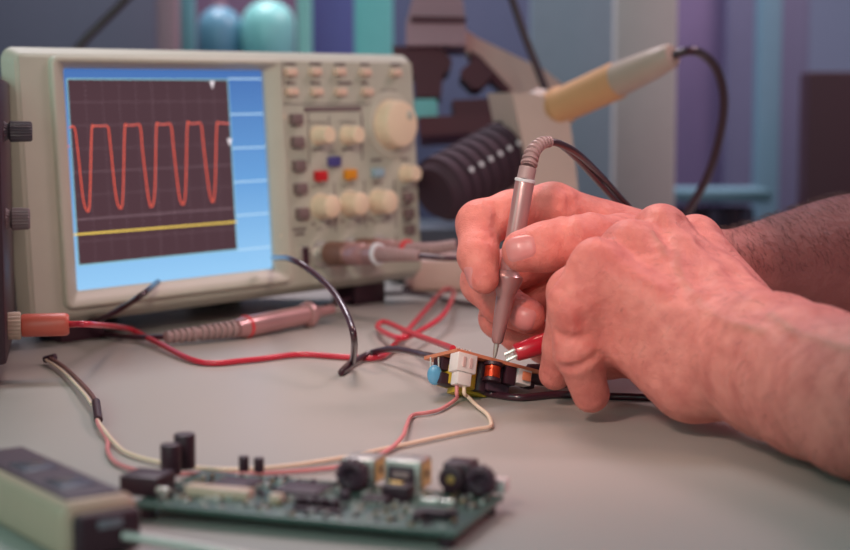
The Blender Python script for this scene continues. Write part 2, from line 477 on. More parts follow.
bnc_plug(0, 'probe plug with white ring in the leftmost socket of the oscilloscope front', lambda q, d: [q, q + d * .016 + Vector((0, 0, -.0004)), q + d * .032 + Vector((.001, 0, -.001))], m_wring,
         lambda e_: [e_ + Vector((.02, -.004, -.001)), e_ + Vector((.05, .03, -.003)), e_ + Vector((.09, .10, -.012)), e_ + Vector((.14, .17, -.025)), Vector((e_.x + .22, e_.y + .2, .0019))], 'w')
bnc_plug(1, 'probe plug with red ring in the middle socket of the oscilloscope front', lambda q, d: [q, q + d * .02 + Vector((.001, 0, .001)), q + d * .036 + Vector((.003, .003, .0035))], m_rring,
         lambda e_: [e_ + Vector((.02, .01, .002)), e_ + Vector((.05, .05, .0)), e_ + Vector((.10, .12, -.01)), e_ + Vector((.14, .19, -.03)), Vector((e_.x + .2, e_.y + .24, .0019))], 'r')

# the probe lying in front of the oscilloscope
t = thing('oscilloscope_probe', 'grey probe with red ring lying flat on the bench under the oscilloscope', 'probe', tab(240, 335))
A_ = tab(166, 345, .0) ; 
def pp(px, py, z): return tab(px, py, z)
q0 = pp(165, 337.5, .0052); q1 = pp(238, 328.5, .0062); q2 = pp(248, 326.5, .007); q3 = pp(308, 314.5, .0078)
mb = MB(); strain(mb, [q0, (q0 + q1) / 2, q1], .0036, .0052, 11); mb.build('strain_relief', m_strain, t)
ax = (q3 - q1).normalized(); L = (q3 - q1).length
MB().lathe(q1 - ax * .002, ax, [(0, .0052), (.008, .0062), (L * .4, .0062), (L * .98, .0058)], 24).build('probe_body', m_probe, t)
MB().lathe(q1 + ax * .0055, ax, [(0, .0062), (.0003, .0068), (.0018, .0068), (.0021, .0062)], 24).build('coloured_ring', m_rring, t)
MB().lathe(q3 - ax * .003, ax, [(0, .0058), (.001, .0074), (.003, .0080), (.005, .0074), (.0075, .0054), (.013, .0036), (.018, .003), (.026, .0028)], 24).build('finger_guard', m_probe, t)
MB().lathe(q3 + ax * .023, ax, [(0, .0018), (.012, .0016), (.013, .0008), (.016, .0004)], 16).build('probe_tip', m_steel, t)
MB().tube([q0 + ax * .002, pp(130, 337, .003), pp(90, 333, .002), pp(60, 330, .002), pp(20, 322, .002), pp(-60, 312, .002)], .0016).build('cord', m_cable, t)
MB().tube([q3 + ax * .016 + Vector((0, 0, .003)), pp(345, 300, .006), pp(365, 295.5, .003), pp(400, 293, .0014), pp(430, 296, .0014), pp(470, 304, .0014), pp(520, 312, .0014), pp(600, 310, .0014)], .0013).build('ground_lead', m_cable, t)

# power supply edge at far left, with knobs and terminals
m_ps = mat('grey_instrument_panel', (120, 104, 108), .5)
ps = thing('bench_power_supply', 'grey bench instrument at the left frame edge with ribbed knobs facing the oscilloscope', 'power supply', (-.255, .76, 0))
fa = at(2, 200, .735); fb = at(15, 200, .90)
pd_ = Vector((fb.x - fa.x, fb.y - fa.y, 0)).normalized(); pn = Vector((pd_.y, -pd_.x, 0))
PR = Matrix((pn, pd_, Vector((0, 0, 1)))).transposed(); PF = Vector((fa.x, fa.y, 0)); PL = (fb - fa).length
def pb(u, v, z): return PF + pn * u + pd_ * v + Vector((0, 0, z))
MB().box(pb(-.105, PL / 2, .0780), (.200, PL, .144), R=PR, bev=.004).build('case', m_ps, ps)
MB().box(pb(-.003, PL / 2, .0780), (.006, PL - .012, .134), R=PR, bev=.002).build('front_panel', m_dark, ps)
for (py, r, L) in ((131.5, .0052, .0125), (219, .0055, .0105)):
    q = at(9, py, .775); v_ = (Vector((q.x, q.y, 0)) - PF).dot(pd_); o_ = pb(0, v_, q.z)
    k = MB().lathe(o_, pn, [(0, r * 1.0), (.002, r * .7), (.003, r), (L, r * .95), (L + .0008, r * .8)], 40, 1, .09).build('knob', m_ps if py > 200 else mat('slate_knob', (72, 66, 76), .45), ps)
q = at(6, 326, .772); v_ = (Vector((q.x, q.y, 0)) - PF).dot(pd_); bpz = q.z; o_ = pb(0, v_, bpz)
MB().lathe(o_, pn, [(0, .0066), (.0052, .0068), (.0060, .0062)], 40, 1, .08).build('binding_post', mat('beige_ribbed_post', (190, 168, 150), .5), ps)
for v2_ in (.02, PL - .02):
    for u_ in (-.18, -.025):
        f_ = pb(u_, v2_, 0); MB().cyl(f_, f_ + Vector((0, 0, .007)), .008).build('foot', m_dark, ps)
# banana plug + red lead
pt = thing('banana_plug', 'salmon red banana plug pushed into the ribbed post at left', 'plug', o_ + pn * .009)
MB().lathe(o_ + pn * .0062, pn, [(0, .0050), (.0008, .0056), (.020, .0056), (.0215, .0054), (.0225, .0044)], 28).build('plug_sleeve', mat('salmon_plug', (208, 96, 80), .4), pt)
e0 = o_ + pn * .028
rw = [e0, e0 + Vector((.012, -.001, 0)), pp(128, 329, .006), pp(158, 343, .0035), pp(200, 362, .0018), pp(250, 360, .0018), pp(300, 354.5, .0018), pp(346, 357, .0018), pp(380, 357, .002), pp(397, 342, .003), pp(423, 313, .005), pp(440, 293.5, .006), pp(449, 289, .007), pp(454, 293, .008), pp(444, 314, .010), pp(423, 329.5, .008), pp(402, 338, .0085), pp(383, 332, .006), pp(377.5, 326, .005), pp(385, 322, .0055), pp(406, 331, .010), pp(430, 340, .014), at(453, 348.5, .728)]
MB().tube(rw, .0016, seg=10, sm=10).build('lead_wire', m_redwire, pt, label='long red wire looping to the small board')

# black cables
cable('black_cable', [pp(-40, 318, .002), pp(30, 322, .0025), pp(70, 324, .006), pp(100, 319, .014), pp(125, 306, .022), pp(143, 294, .030), SM @ (sl(158, 282, .0055))], .0017, m_cable, 'black cable rising from the salmon plug to the lower edge of the screen')
cable('black_cable', [SM @ sl(273.5, 257.5, .0055), at(290, 259, .86), at(310, 270, .83), at(332, 290, .80), at(347, 315, .775), at(354, 338, .76), pp(352, 362, .004), pp(341, 372.5, .0018), pp(350, 364, .0022), pp(370, 353.5, .004), pp(395, 349, .009), pp(428, 355.5, .012), at(442, 358, .733)], .0017, m_cable, 'black cable arching down from the screen corner and doubling back to the small board')
cable('power_cable', [tab(405, 289, .003), tab(430, 282.5, .003), tab(470, 281.5, .003), tab(540, 281, .003), tab(640, 279, .003)], .0024, m_cable, 'dark straight cable running behind the hand from the oscilloscope foot')
cable('black_cable', [at(478, 388, .722), pp(492, 394, .0018), pp(520, 397.5, .0018), pp(560, 394.5, .0018), pp(620, 396.5, .0018), pp(680, 396, .0018), pp(780, 380, .0018)], .0017, m_cable, 'thin black cable on the bench running under the nearer hand')

# pen probe in the hand
t = thing('test_probe', 'slim pinkish-brown probe pen held upright with its tip on the small board', 'probe', at(494.5, 355.5, .722))
T0 = at(494.0, 359.5, .722); T1 = at(525.5, 178, .716)
ax = (T1 - T0).normalized(); L = (T1 - T0).length
MB().lathe(T0, ax, [(0, .0004), (.0015, .0008), (.004, .0011), (.009, .0013)], 16).build('probe_tip', m_steel, t)
MB().lathe(T0 + ax * .0075, ax, [(0, .0019), (.001, .0026), (.010, .0034), (.020, .0039), (.0235, .0041)], 28).build('nose_cone', m_probe, t)
MB().lathe(T0 + ax * .0285, ax, [(0, .0040), (.0025, .0047), (.006, .0060), (.0088, .0066), (.0100, .0064), (.0108, .0054), (.0124, .0042)], 28).build('finger_guard', m_probe, t)
MB().lathe(T0 + ax * .041, ax, [(0, .0040), (.003, .0043), (L - .043, .0044), (L - .042, .0040)], 28).build('barrel', m_probe, t)
MB().lathe(T0 + ax * (L - .002), ax, [(0, .0041), (.0003, .0047), (.0014, .0047), (.0017, .0040)], 24).build('coloured_ring', m_wring, t)
b0 = T0 + ax * (L - .001)
bp = [b0, at(528.5, 166, .717), at(533, 152, .72), at(541, 143.5, .725), at(550, 141.5, .73)]
mb = MB(); mb.tube([b0, at(528, 168, .717)], .0040, sm=2); strain(mb, bp[1:], .0040, .0026, 9); mb.build('strain_relief', m_strain, t)
MB().tube([at(548, 141.5, .729), at(560, 144, .735), at(578, 154, .75), at(600, 175, .78), at(625, 203, .81), at(650, 228, .83), at(700, 270, .87), tab(760, 300, .003)], .0017).build('cord', m_cable, t)
cable('black_cable', [at(572, 166, .775), at(590, 180, .785), at(615, 203, .80), at(632, 215, .82), at(660, 240, .85), tab(700, 290, .003)], .0017, m_cable, 'second black cable just below the cord of the hand-held probe') if False else None
MB().tube([at(560, 144, .735), at(574, 156, .752), at(592, 175, .775), at(612, 197, .795), at(632, 217, .815), at(664, 250, .84), tab(720, 296, .002)], .0015).build('ground_lead', m_cable, t)

# ------------------------------------------------------------------ SMALL BOARD
C0 = at(457, 350, .712); C1 = at(424, 358, .735); C2 = at(548, 374, .735); C3 = C1 + C2 - C0
sb = thing('small_circuit_board', 'small brown circuit board resting on its components under the probe tip', 'circuit board', at(480, 385, .725))
e1 = (C2 - C0); e2 = (C1 - C0); nn = e1.cross(e2).normalized()
if nn.z < 0: nn = -nn
MB().hexa([C0 - nn * .0008, C2 - nn * .0008, C3 - nn * .0008, C1 - nn * .0008, C0 + nn * .0008, C2 + nn * .0008, C3 + nn * .0008, C1 + nn * .0008]).build('circuit_board', m_pcbb, sb, smooth=False)
ex = e1.normalized(); ey = nn.cross(ex)
RB = Matrix((ex, ey, nn)).transposed()
def under(u, v, w=0): return C0 + e1 * u + e2 * v - nn * w
def bpart(u, v, w0, s, name, m, bev=.0004, par=sb, **kw):
    c = under(u, v, .0008 + w0 + s[2] / 2)
    return MB().box(c, s, R=RB, bev=bev).build(name, m, par, **kw)
# white two-pole connector (header + plug)
hd = bpart(.10, .06, 0, (.0100, .0075, .0085), 'header', m_white)
bpart(.10, .06, .0085, (.0072, .0058, .0058), 'wire_plug', m_white, par=hd)
mb = MB()
for k in (-.0018, .0018):
    c = under(.10, .06, .005) + ex * k; mb.box(c - ey * .0040 * 1, (.0012, .0008, .0045), R=RB)
mb.build('slot_rib', mat('pinkish_nylon_rib', (222, 180, 176), .5), hd)
# blue ceramic capacitor
cc = under(.03, .62, .0085)
MB().ell(cc + Vector((-.001, -.003, 0)), (.0034, .0016, .0046), seg=24).build('ceramic_capacitor', m_ceramic, sb)
mb = MB()
for k in (-.0018, .0018): mb.cyl(cc + Vector((-.001 + k, -.003, .003)), cc + Vector((-.001 + k, -.002, .0080)), .0004, seg=8)
mb.build('capacitor_lead', m_metal, sb)
bpart(.10, .62, 0, (.0075, .008, .0060), 'relay', m_dark)
bpart(.10, .55, .0075, (.0085, .007, .0050), 'relay', m_dark)
bpart(.16, .58, .003, (.0065, .012, .0090), 'film_capacitor', m_yellow)
bpart(.33, .50, 0, (.0150, .0105, .0150), 'transformer', m_yellow)
MB().cyl(under(.22, .25, .001), under(.22, .25, .0145), .0042, bev=.0005).build('electrolytic_capacitor', m_yellow, sb, label='olive yellow capacitor can')
MB().cyl(under(.37, .30, .001), under(.37, .30, .0145), .0040, bev=.0005).build('electrolytic_capacitor', m_dark, sb)
# inductor with copper winding
ic = under(.42, .06, .001)
ind = MB().lathe(ic, -nn, [(0, .0044), (.0015, .0044), (.0018, .0030), (.0070, .0030), (.0073, .0044), (.0088, .0044)], 28).build('inductor', m_dark, sb)
mb = MB()
for k in range(9): mb.lathe(ic - nn * (.0018 + k * .00058), -nn, [(0, .0031), (.00015, .0036), (.0004, .0036), (.00055, .0031)], 24, caps=False)
mb.build('copper_winding', m_copper, ind)
bpart(.60, .10, 0, (.0055, .006, .0085), 'relay', m_dark)
bpart(.52, .26, .001, (.012, .008, .0115), 'choke', m_dark2)
h2 = bpart(.74, .08, 0, (.0075, .006, .0070), 'header', m_white)
bpart(.74, -.08, .0014, (.0045, .001, .0042), 'socket_opening', mat('amber_nylon', (226, 130, 96), .4), par=h2)
bpart(.9, .3, 0, (.005, .005, .006), 'electrolytic_capacitor', m_dark)
# solder joints and pins on the top
mb = MB()
rnd = random.Random(5)
for k in range(26):
    u, v = rnd.uniform(.04, .96), rnd.uniform(.08, .94)
    mb.lathe(under(u, v, -.0008), nn, [(0, .0007), (.0004, .0005), (.0010, .0002)], 8)
for k in range(6): mb.cyl(under(.02 + .03 * k, .08, -.0006), under(.02 + .03 * k, .08, -.0020), .0003, seg=6)
mb.build('solder_joints', mat('tin_solder', (170, 150, 140), .45, .3), sb)

# wires from the white connector: pink and cream, running to the sleeve at left
wp = under(.10, .06, .0145)
pr = Vector((.0017, 0, 0))
J = pp(97, 420, .0035)
cw = thing('twin_wire_lead', 'pink and cream wire pair from the white connector to the dark sleeve at left', 'wire', J)
WP = [wp - pr, wp - pr + Vector((0, -.001, -.004)), pp(456, 399, .002), pp(441, 409, .0014), pp(428, 412.5, .0014), pp(412, 415.5, .0014), pp(406, 427, .003), pp(402, 437, .003), pp(385, 452, .0014), pp(345, 466, .0014), pp(270, 473, .0014), pp(215, 474, .0014), pp(150, 472, .0014), pp(118, 464, .0014), pp(108, 452, .0014), pp(107, 440, .0014), pp(99, 426, .003), J]
MB().tube(WP, .00088, seg=8, sm=8).build('pink_wire', m_pinkwire, cw)
WC = [wp + pr, wp + pr + Vector((0, -.001, -.004)), pp(468, 397, .0025), pp(477, 406, .0014), pp(487, 414, .0014), pp(491, 422, .0014), pp(489, 427, .0014), pp(470, 430.5, .0014), pp(400, 445.5, .0014), pp(340, 458, .0014), pp(272, 467.5, .0014), pp(215, 469, .0014), pp(160, 462, .0014), pp(128, 453, .0014), pp(114, 442, .002), pp(102, 427, .003), J]
MB().tube(WC, .00088, seg=8, sm=8).build('cream_wire', m_whitewire, cw)
s0 = pp(98.5, 420, .0035); s1 = pp(96, 402, .0045)
MB().lathe(s0, (s1 - s0), [(0, .0014), (.0005, .0018), ((s1 - s0).length, .0018), ((s1 - s0).length + .0005, .0013)], 20).build('heat_shrink_sleeve', m_dark, cw)
E1 = [s1, pp(90, 393, .005), pp(78, 380, .004), pp(64, 367, .0035), pp(50, 358, .0035)]
MB().tube(E1, .0011, seg=8).build('brown_wire', mat('brown_wire_jacket', (120, 80, 78), .4), cw)
MB().tube([p_ + Vector((-.0018, -.0012, -.0008)) for p_ in E1], .0007, seg=8).build('cream_wire', m_whitewire, cw)
MB().cyl(E1[-1] + Vector((-.003, .001, -.001)), E1[-1] + Vector((.003, -.001, .0008)), .0018).build('end_cap', m_dark2, cw)

# ------------------------------------------------------------------ crocodile clips
m_redrub = mat('red_clip_rubber', (196, 26, 48), .28, coat=.5)
t = thing('crocodile_clip', 'red rubber crocodile clip biting the small board edge between the hands', 'clip', at(506, 358, .716))
g0 = at(515, 353, .716); g1 = at(560, 338, .720)
ax = (g1 - g0).normalized()
MB().lathe(g0, ax, [(0, .0034), (.0008, .0040), (.010, .0046), (.020, .0046), (.022, .0036)], 24).build('rubber_sleeve', m_redrub, t)
sdv = ax.cross(FWD).normalized()
for s in (-1, 1):
    a = g0 + sdv * .0014 * s; b_ = at(505.5, 357.5, .716) + sdv * (.0014) * s
    mb = MB(); mb.tube([a + ax * .003, a, b_], .0009, seg=8, sm=3)
    d = (b_ - a)
    for k in range(4): mb.ell(a + d * (.45 + k * .16) - sdv * s * .0006, (.0005, .0005, .0008), seg=6, rings=4)
    mb.build('jaw', m_metal, t)
t = thing('crocodile_clip', 'black rubber crocodile clip behind the small board beside the curled fingertip', 'clip', at(528, 378, .735))
g0 = at(526, 373.5, .738); g1 = at(556, 376, .742); ax = (g1 - g0).normalized()
MB().lathe(g0, ax, [(0, .0032), (.0008, .0045), (.012, .0055), (.022, .0050)], 20).build('rubber_sleeve', m_dark, t)
MB().cyl(g0 - ax * .004, g0 + ax * .001, .0014, .002, seg=12).build('jaw', m_metal, t)

# ------------------------------------------------------------------ GREEN BOARD
ZB = .0056
F0 = tab(131, 503, ZB); F1 = tab(456, 533, ZB); K1 = tab(511, 496, ZB)
gx = (F1 - F0).normalized(); gyv = Vector((-gx.y, gx.x, 0)); GL = (F1 - F0).length; GD = (K1 - F1).dot(gyv)
GR = Matrix((gx, gyv, Vector((0, 0, 1)))).transposed()
gb = thing('circuit_board', 'large green populated circuit board lying blurred in the foreground', 'circuit board', (F0.x, F0.y, 0), GR)
GM = Matrix.Translation((F0.x, F0.y, ZB)) @ GR.to_4x4()
print('board', GL, GD)
def G(): return MB(GM)
def gl(px, py, z=0.0):   # board coordinates of a spot on the board
    p = tab(px, py, ZB + z); q = p - Vector((F0.x, F0.y, p.z)); return Vector((q.dot(gx), q.dot(gyv), 0))
G().box((GL / 2, GD / 2, -.0008), (GL, GD, .0016), bev=.0002).build('circuit_board', m_pcbg, gb)
for a in (.004, GL - .004):
    for b_ in (.004, GD - .004):
        G().cyl((a, b_, -ZB), (a, b_, -.0016), .0025, seg=12).build('standoff', m_dark, gb)
pxm = .487 / 1600
def gcyl(px, py, r, h, name, m, ring_=False, par=gb):
    p = gl(px, py)
    o = G().cyl((p.x, p.y, 0), (p.x, p.y, h), r, bev=r * .12).build(name, m, par)
    return o
def gbox(px, py, w, d, h, name, m, par=gb, z=0, bev=.0003, **kw):
    p = gl(px, py)
    return G().box((p.x, p.y, z + h / 2), (w, d, h), bev=bev).build(name, m, par, **kw)
c = gcyl(171, 474, .0035, .0105, 'electrolytic_capacitor', m_dark); p = gl(172, 473)
c = gcyl(185, 468, .0037, .0122, 'electrolytic_capacitor', m_dark)
jk = gbox(148, 492, .0135, .013, .0064, 'power_jack', m_dark)
gbox(163, 498, .0042, .0022, .0020, 'solder_pad', m_metal, z=.0016)
gbox(220, 496, .0225, .0055, .0030, 'flat_cable_socket', m_creambtn)
gbox(236, 486, .0140, .0150, .0014, 'microchip', m_dark2)
gcyl(244, 471, .0018, .0052, 'small_capacitor', m_dark); gcyl(259, 472, .0018, .0050, 'small_capacitor', m_dark)
gcyl(251, 494, .0013, .0035, 'small_capacitor', m_dark)
gbox(304, 491, .0155, .0140, .0014, 'microchip', m_dark2)
# QFP legs
mb = G()
for cx, cy, w, d in ((236, 486, .0140, .0150), (304, 491, .0155, .0140)):
    p = gl(cx, cy)
    for k in range(14):
        f = (k + .5) / 14 - .5
        mb.box((p.x + f * w * .9, p.y - d / 2 - .0004, .0004), (.0004, .0010, .0004)); mb.box((p.x + f * w * .9, p.y + d / 2 + .0004, .0004), (.0004, .0010, .0004))
        mb.box((p.x - w / 2 - .0004, p.y + f * d * .9, .0004), (.0010, .0004, .0004)); mb.box((p.x + w / 2 + .0004, p.y + f * d * .9, .0004), (.0010, .0004, .0004))
mb.build('chip_legs', m_metal, gb, smooth=False)
# inductors
def toroid(px, py, R_, r_, h):
    p = gl(px, py); mb = G()
    pts = []
    N = 18
    for k in range(N):
        a = 2 * PI * k / N
        c = Vector((p.x + R_ * math.cos(a), p.y, h + R_ * math.sin(a)))
        rad = Vector((math.cos(a), 0, math.sin(a)))
        for j in range(8):
            b = 2 * PI * j / 8 + a * 0; pts.append(c + rad * r_ * math.cos(b) + Vector((0, 1, 0)) * r_ * 1.3 * math.sin(b))
    fs = []
    for k in range(N):
        for j in range(8):
            fs.append((k * 8 + j, ((k + 1) % N) * 8 + j, ((k + 1) % N) * 8 + (j + 1) % 8, k * 8 + (j + 1) % 8))
    mb._add(pts, fs)
    for k in range(14):
        a = 2 * PI * k / 14; c = Vector((p.x + R_ * math.cos(a), p.y, h + R_ * math.sin(a))); rad = Vector((math.cos(a), 0, math.sin(a)))
        tube = [c + rad * (r_ + .0003) * math.cos(b) + Vector((0, 1, 0)) * (r_ * 1.3 + .0003) * math.sin(b) for b in [2 * PI * j / 8 for j in range(9)]]
        mb.tube([tuple(q) for q in tube], .0004, seg=5, sm=0)
    mb.lathe((p.x, p.y + .001, h), (0, -1, 0), [(0, R_ * .7), (.002, R_ * .7)], 16)
    return mb.build('toroid_inductor', m_dark2, gb)
toroid(352, 491, .0034, .0019, .0053)
toroid(481, 496, .0032, .0018, .0051)
# drum coil beside the sockets
# USB-B style metal sockets with gold sides
for (px, py, w, d, h) in ((364, 481, .0115, .0120, .0088), (408, 487, .0125, .0115, .0100)):
    p = gl(px, py)
    s_ = G().box((p.x, p.y, h / 2), (w, d, h), bev=.0005).build('usb_socket', m_steel, gb)
    G().box((p.x - .0002, p.y - d / 2 - .0001, h * .52), (w * .72, .0012, h * .58), bev=.0002).build('socket_opening', m_dark2, s_)
    G().box((p.x, p.y - d / 2 - .0008, h * .55), (w * .45, .0012, h * .2), bev=.0002).build('socket_tongue', m_strain, s_)
    G().box((p.x + w / 2 + .0001, p.y, h * .5), (.0006, d * .8, h * .8)).build('side_plate', m_gold, s_)
    G().box((p.x + w / 2 + .0005, p.y, h * .5), (.0004, .0016, .0026)).build('latch_hole', m_dark, s_)
gbox(398, 499, .0090, .0070, .0048, 'relay', m_dark)
gbox(396, 498, .0052, .0016, .0006, 'solder_pad', m_gold, z=.0048)
soic = gbox(376, 503, .0090, .0050, .0022, 'microchip', m_dark)
mb = G(); p = gl(376, 503)
for k in range(5): mb.box((p.x + (k - 2) * .0017, p.y - .0031, .0007), (.0008, .0016, .0012))
mb.build('chip_legs', m_metal, gb, smooth=False)
# audio jack
p = gl(459, 492)
aj = G().box((p.x, p.y + .002, .0050), (.0092, .0100, .0100), bev=.0005).build('audio_jack', m_dark, gb)
G().lathe((p.x - .001, p.y - .003, .0054), (0, -1, 0), [(0, .0042), (.0025, .0042), (.0028, .0036)], 24).build('jack_barrel', m_dark, aj)
G().lathe((p.x - .001, p.y - .0057, .0054), (0, -1, 0), [(0, .0014), (.0006, .0014), (.0007, .0008)], 20).build('jack_contact', m_gold, aj)
hw = gbox(500, 492, .0050, .0055, .0045, 'white_header', m_white)
gbox(430, 503, .0060, .0020, .0016, 'solder_pad', m_metal); gbox(447, 503.5, .0050, .0020, .0014, 'solder_pad', m_metal)
for k, x in enumerate((300, 311, 322, 334)):
    gcyl(x, 507 + k * 1.0, .0019, .0034, 'small_capacitor', m_dark)
gbox(317, 512, .0150, .003, .0012, 'microchip', m_dark2)
for (x, y) in ((418, 522), (452, 519)): gcyl(x, y, .0018, .0030, 'small_capacitor', m_dark)
gbox(434, 518, .0095, .0040, .0026, 'microchip', m_dark)
gbox(345, 500, .0028, .0028, .003, 'small_capacitor', m_dark2)
gbox(277, 503, .0042, .0035, .0030, 'cream_header', m_creambtn)
# surface-mount specks: solder and tiny parts
mb = G(); mg = G(); md = G(); rnd = random.Random(11)
for k in range(330):
    x = rnd.uniform(.004, GL - .003); y = rnd.uniform(.002, GD - .002)
    b3 = rnd.random(); a = rnd.choice((0, PI / 2)); R = Matrix.Rotation(a, 3, 'Z')
    (mb if b3 < .55 else (mg if b3 < .7 else md)).box((x, y, .0004), (rnd.uniform(.0008, .0022), .0010, rnd.uniform(.0008, .0016)), R=R)
mb.build('solder_joints', m_metal, gb, smooth=False, kind='stuff'); mg.build('chip_resistors', mat('tan_resistor', (150, 120, 90), .4), gb, smooth=False, kind='stuff'); md.build('chip_capacitors', m_dark, gb, smooth=False, kind='stuff')

# ------------------------------------------------------------------ FOREGROUND DEVICE (bottom left)
H = .0175
d0 = tab(62, 565, 0)           # near corner of the end face
Ra = math.radians(-27)
e_back = tab(141, 551, 0)
ex = (e_back - d0); WD = ex.length; ex.normalize()    # along the end face
ez = Vector((0, 0, 1)); el = Vector((-ex.y, ex.x, 0))
if el.x > 0: el = -el
print('device width', WD)
DL = .085
fm = Matrix((ex, el, ez)).transposed()
if fm.determinant() < 0: pass
DO = d0
dv = thing('handheld_tester', 'blurred beige handheld tester with a dark top at the bottom left corner', 'tester', d0 + ex * WD / 2 + el * DL / 2)
def dbox(u0, u1, l0, l1, z0, z1, bev, name, m, par):
    vs = MB(); c = DO + ex * (u0 + u1) / 2 + el * (l0 + l1) / 2 + ez * (z0 + z1) / 2
    return vs.box(c, (u1 - u0, l1 - l0, z1 - z0), R=fm, bev=bev, seg=4).build(name, m, par)
sh = dbox(0, WD, 0, DL, 0, H, .004, 'shell', mat('beige_tan_shell', (205, 172, 150), .45), dv)
dbox(.0035, WD - .0035, .004, DL - .004, H - .001, H + .0006, .0005, 'dark_top_panel', m_dark2, dv)
mb = MB()
for k in range(2):
    c = DO + ex * (WD * .5) + el * (.022 + .028 * k) + ez * (H + .0007); mb.box(c, (WD * .45, .014, .0006), R=fm, bev=.0002)
mb.build('window_panel', mat('slate_window', (92, 92, 104), .25), dv)
dbox(.0035, WD - .001, -.0035, .002, .0015, H - .0035, .002, 'end_insert', m_dark, dv)
c = DO + ex * WD * .55 - el * .003 + ez * H * .62
MB().box(c, (.008, .0015, .003), R=fm, bev=.0005).build('indicator_window', mat('pale_slate', (130, 130, 140), .3), dv)
a = DO + ex * WD * .72 - el * .003 + ez * .0065
cb = tab(205, 552, .0030)
cb = tab(208, 550, .0035)
MB().tube([a, cb, cb + (cb - a)], .0016, sm=4).build('metal_rod', m_steel, dv)

# ------------------------------------------------------------------ SOLDERING IRON STAND (background)
D1 = 1.14
st = thing('soldering_iron_stand', 'beige soldering iron holder with a black ribbed guard tube behind the hands', 'stand', tab(520, 287))
m_holder = mat('beige_holder_metal', (216, 180, 170), .5)
def curved_panel(mb, pts, thick, off):
    P = [Vector(p) for p in pts]; n = len(P); th = Vector(thick)
    vs = P + [p + th for p in P]
    fs = [tuple(range(n)), tuple(range(n, 2 * n))[::-1]] + [(i, (i + 1) % n, n + (i + 1) % n, n + i) for i in range(n)]
    return mb._add(vs, fs)
mb = MB()
fr = [(512, 93), (532, 93.5), (550, 98), (562, 108), (570, 122), (574, 150), (580, 210), (586, 285), (548, 287), (540, 210), (524, 150)]
curved_panel(mb, [at(x, y, 1.12) for x, y in fr], FWD * .004, 0)
fr2 = [(490, 93), (513, 93), (524, 150), (540, 210), (548, 287), (536, 285), (524, 210), (508, 150)]
P1 = [at(490, 93, 1.14), at(512, 93, 1.12), at(548, 287, 1.12), at(530, 283, 1.14)]
curved_panel(mb, P1, Vector((-.002, .004, 0)), 0)
mb.build('holder_bracket', m_holder, st)
b0 = tab(555, 287)
MB().box((b0.x - .04, b0.y + .02, .012), (.14, .11, .024), bev=.006).build('base', m_holder, st)
# guard tube: black ribbed cone
g0 = at(524, 143, 1.155); g1 = at(440, 190, 1.10)
ax = (g1 - g0).normalized(); L = (g1 - g0).length
prof = []
N = 9
for k in range(N):
    h = L * k / N; r = .0235
    prof += [(h, r - .0022), (h + L / N * .25, r - .002), (h + L / N * .32, r), (h + L / N * .9, r), (h + L / N * .97, r - .002)]
prof += [(L, .021), (L + .006, .018)]
MB().lathe(g0, ax, prof, 40).build('guard_tube', mat('matt_black_guard', (62, 38, 52), .75), st)
# vent holes: small bright plugs on the side facing the bench
mb = MB(); sd = ax.cross(Vector((0, 0, 1))).normalized()
if sd.dot(FWD) > 0: sd = -sd
upv = sd.cross(ax).normalized()
if upv.z < 0: upv = -upv
for k in range(2, 8):
    for a_ in (.45,):
        dr = (sd * math.cos(a_) + upv * math.sin(a_)).normalized()
        q = g0 + ax * (L * (k + .62) / N) + dr * .0232
        if a_ > 0: mb.lathe(q, dr, [(0, .0020), (.0008, .0018)], 12)
mb.build('vent_hole', m_wring, st)

ir = thing('soldering_iron', 'soldering iron with orange grip and pale handle resting in the beige holder', 'soldering iron', at(550, 112, 1.13))
i0 = at(556, 108, 1.13); i1 = at(673, 55, 1.05)
ax = (i1 - i0).normalized(); L = (i1 - i0).length
sc_ = 1.1 / FPX
MB().lathe(i0, ax, [(-.012, .008), (-.004, .012), (0, .0135), (L * .06, .0140), (L * .08, .0125), (L * .53, .0128), (L * .55, .0118)], 32).build('foam_grip', mat('orange_foam', (226, 166, 118), .7), ir)
MB().lathe(i0 + ax * L * .545, ax, [(0, .0112), (.002, .0116), (L * .30, .0100), (L * .44, .0082), (L * .455, .0066)], 32).build('handle', mat('pale_handle', (204, 176, 160), .45), ir)
MB().lathe(i0 - ax * .016, ax, [(0, .016), (.003, .018), (.006, .018), (.008, .014)], 28).build('collar', mat('white_collar', (215, 205, 200), .5), ir)
MB().tube([i1 - ax * .004, at(690, 51, 1.05), at(705, 56, 1.06), at(718, 72, 1.07), at(724, 100, 1.08), at(720, 135, 1.09), at(708, 175, 1.1), at(690, 208, 1.12), at(672, 240, 1.14), tab(655, 286, .004), tab(600, 284, .004)], .0030, seg=12).build('cord', m_cable, ir)
cable('hanging_cable', [at(500, -40, 1.20), at(514, 5, 1.20), at(528, 45, 1.20), at(540, 75, 1.20), at(547, 100, 1.20), at(552, 160, 1.20), tab(556, 281, .004)], .0030, m_cable, 'thick dark cable dropping from above behind the beige holder')

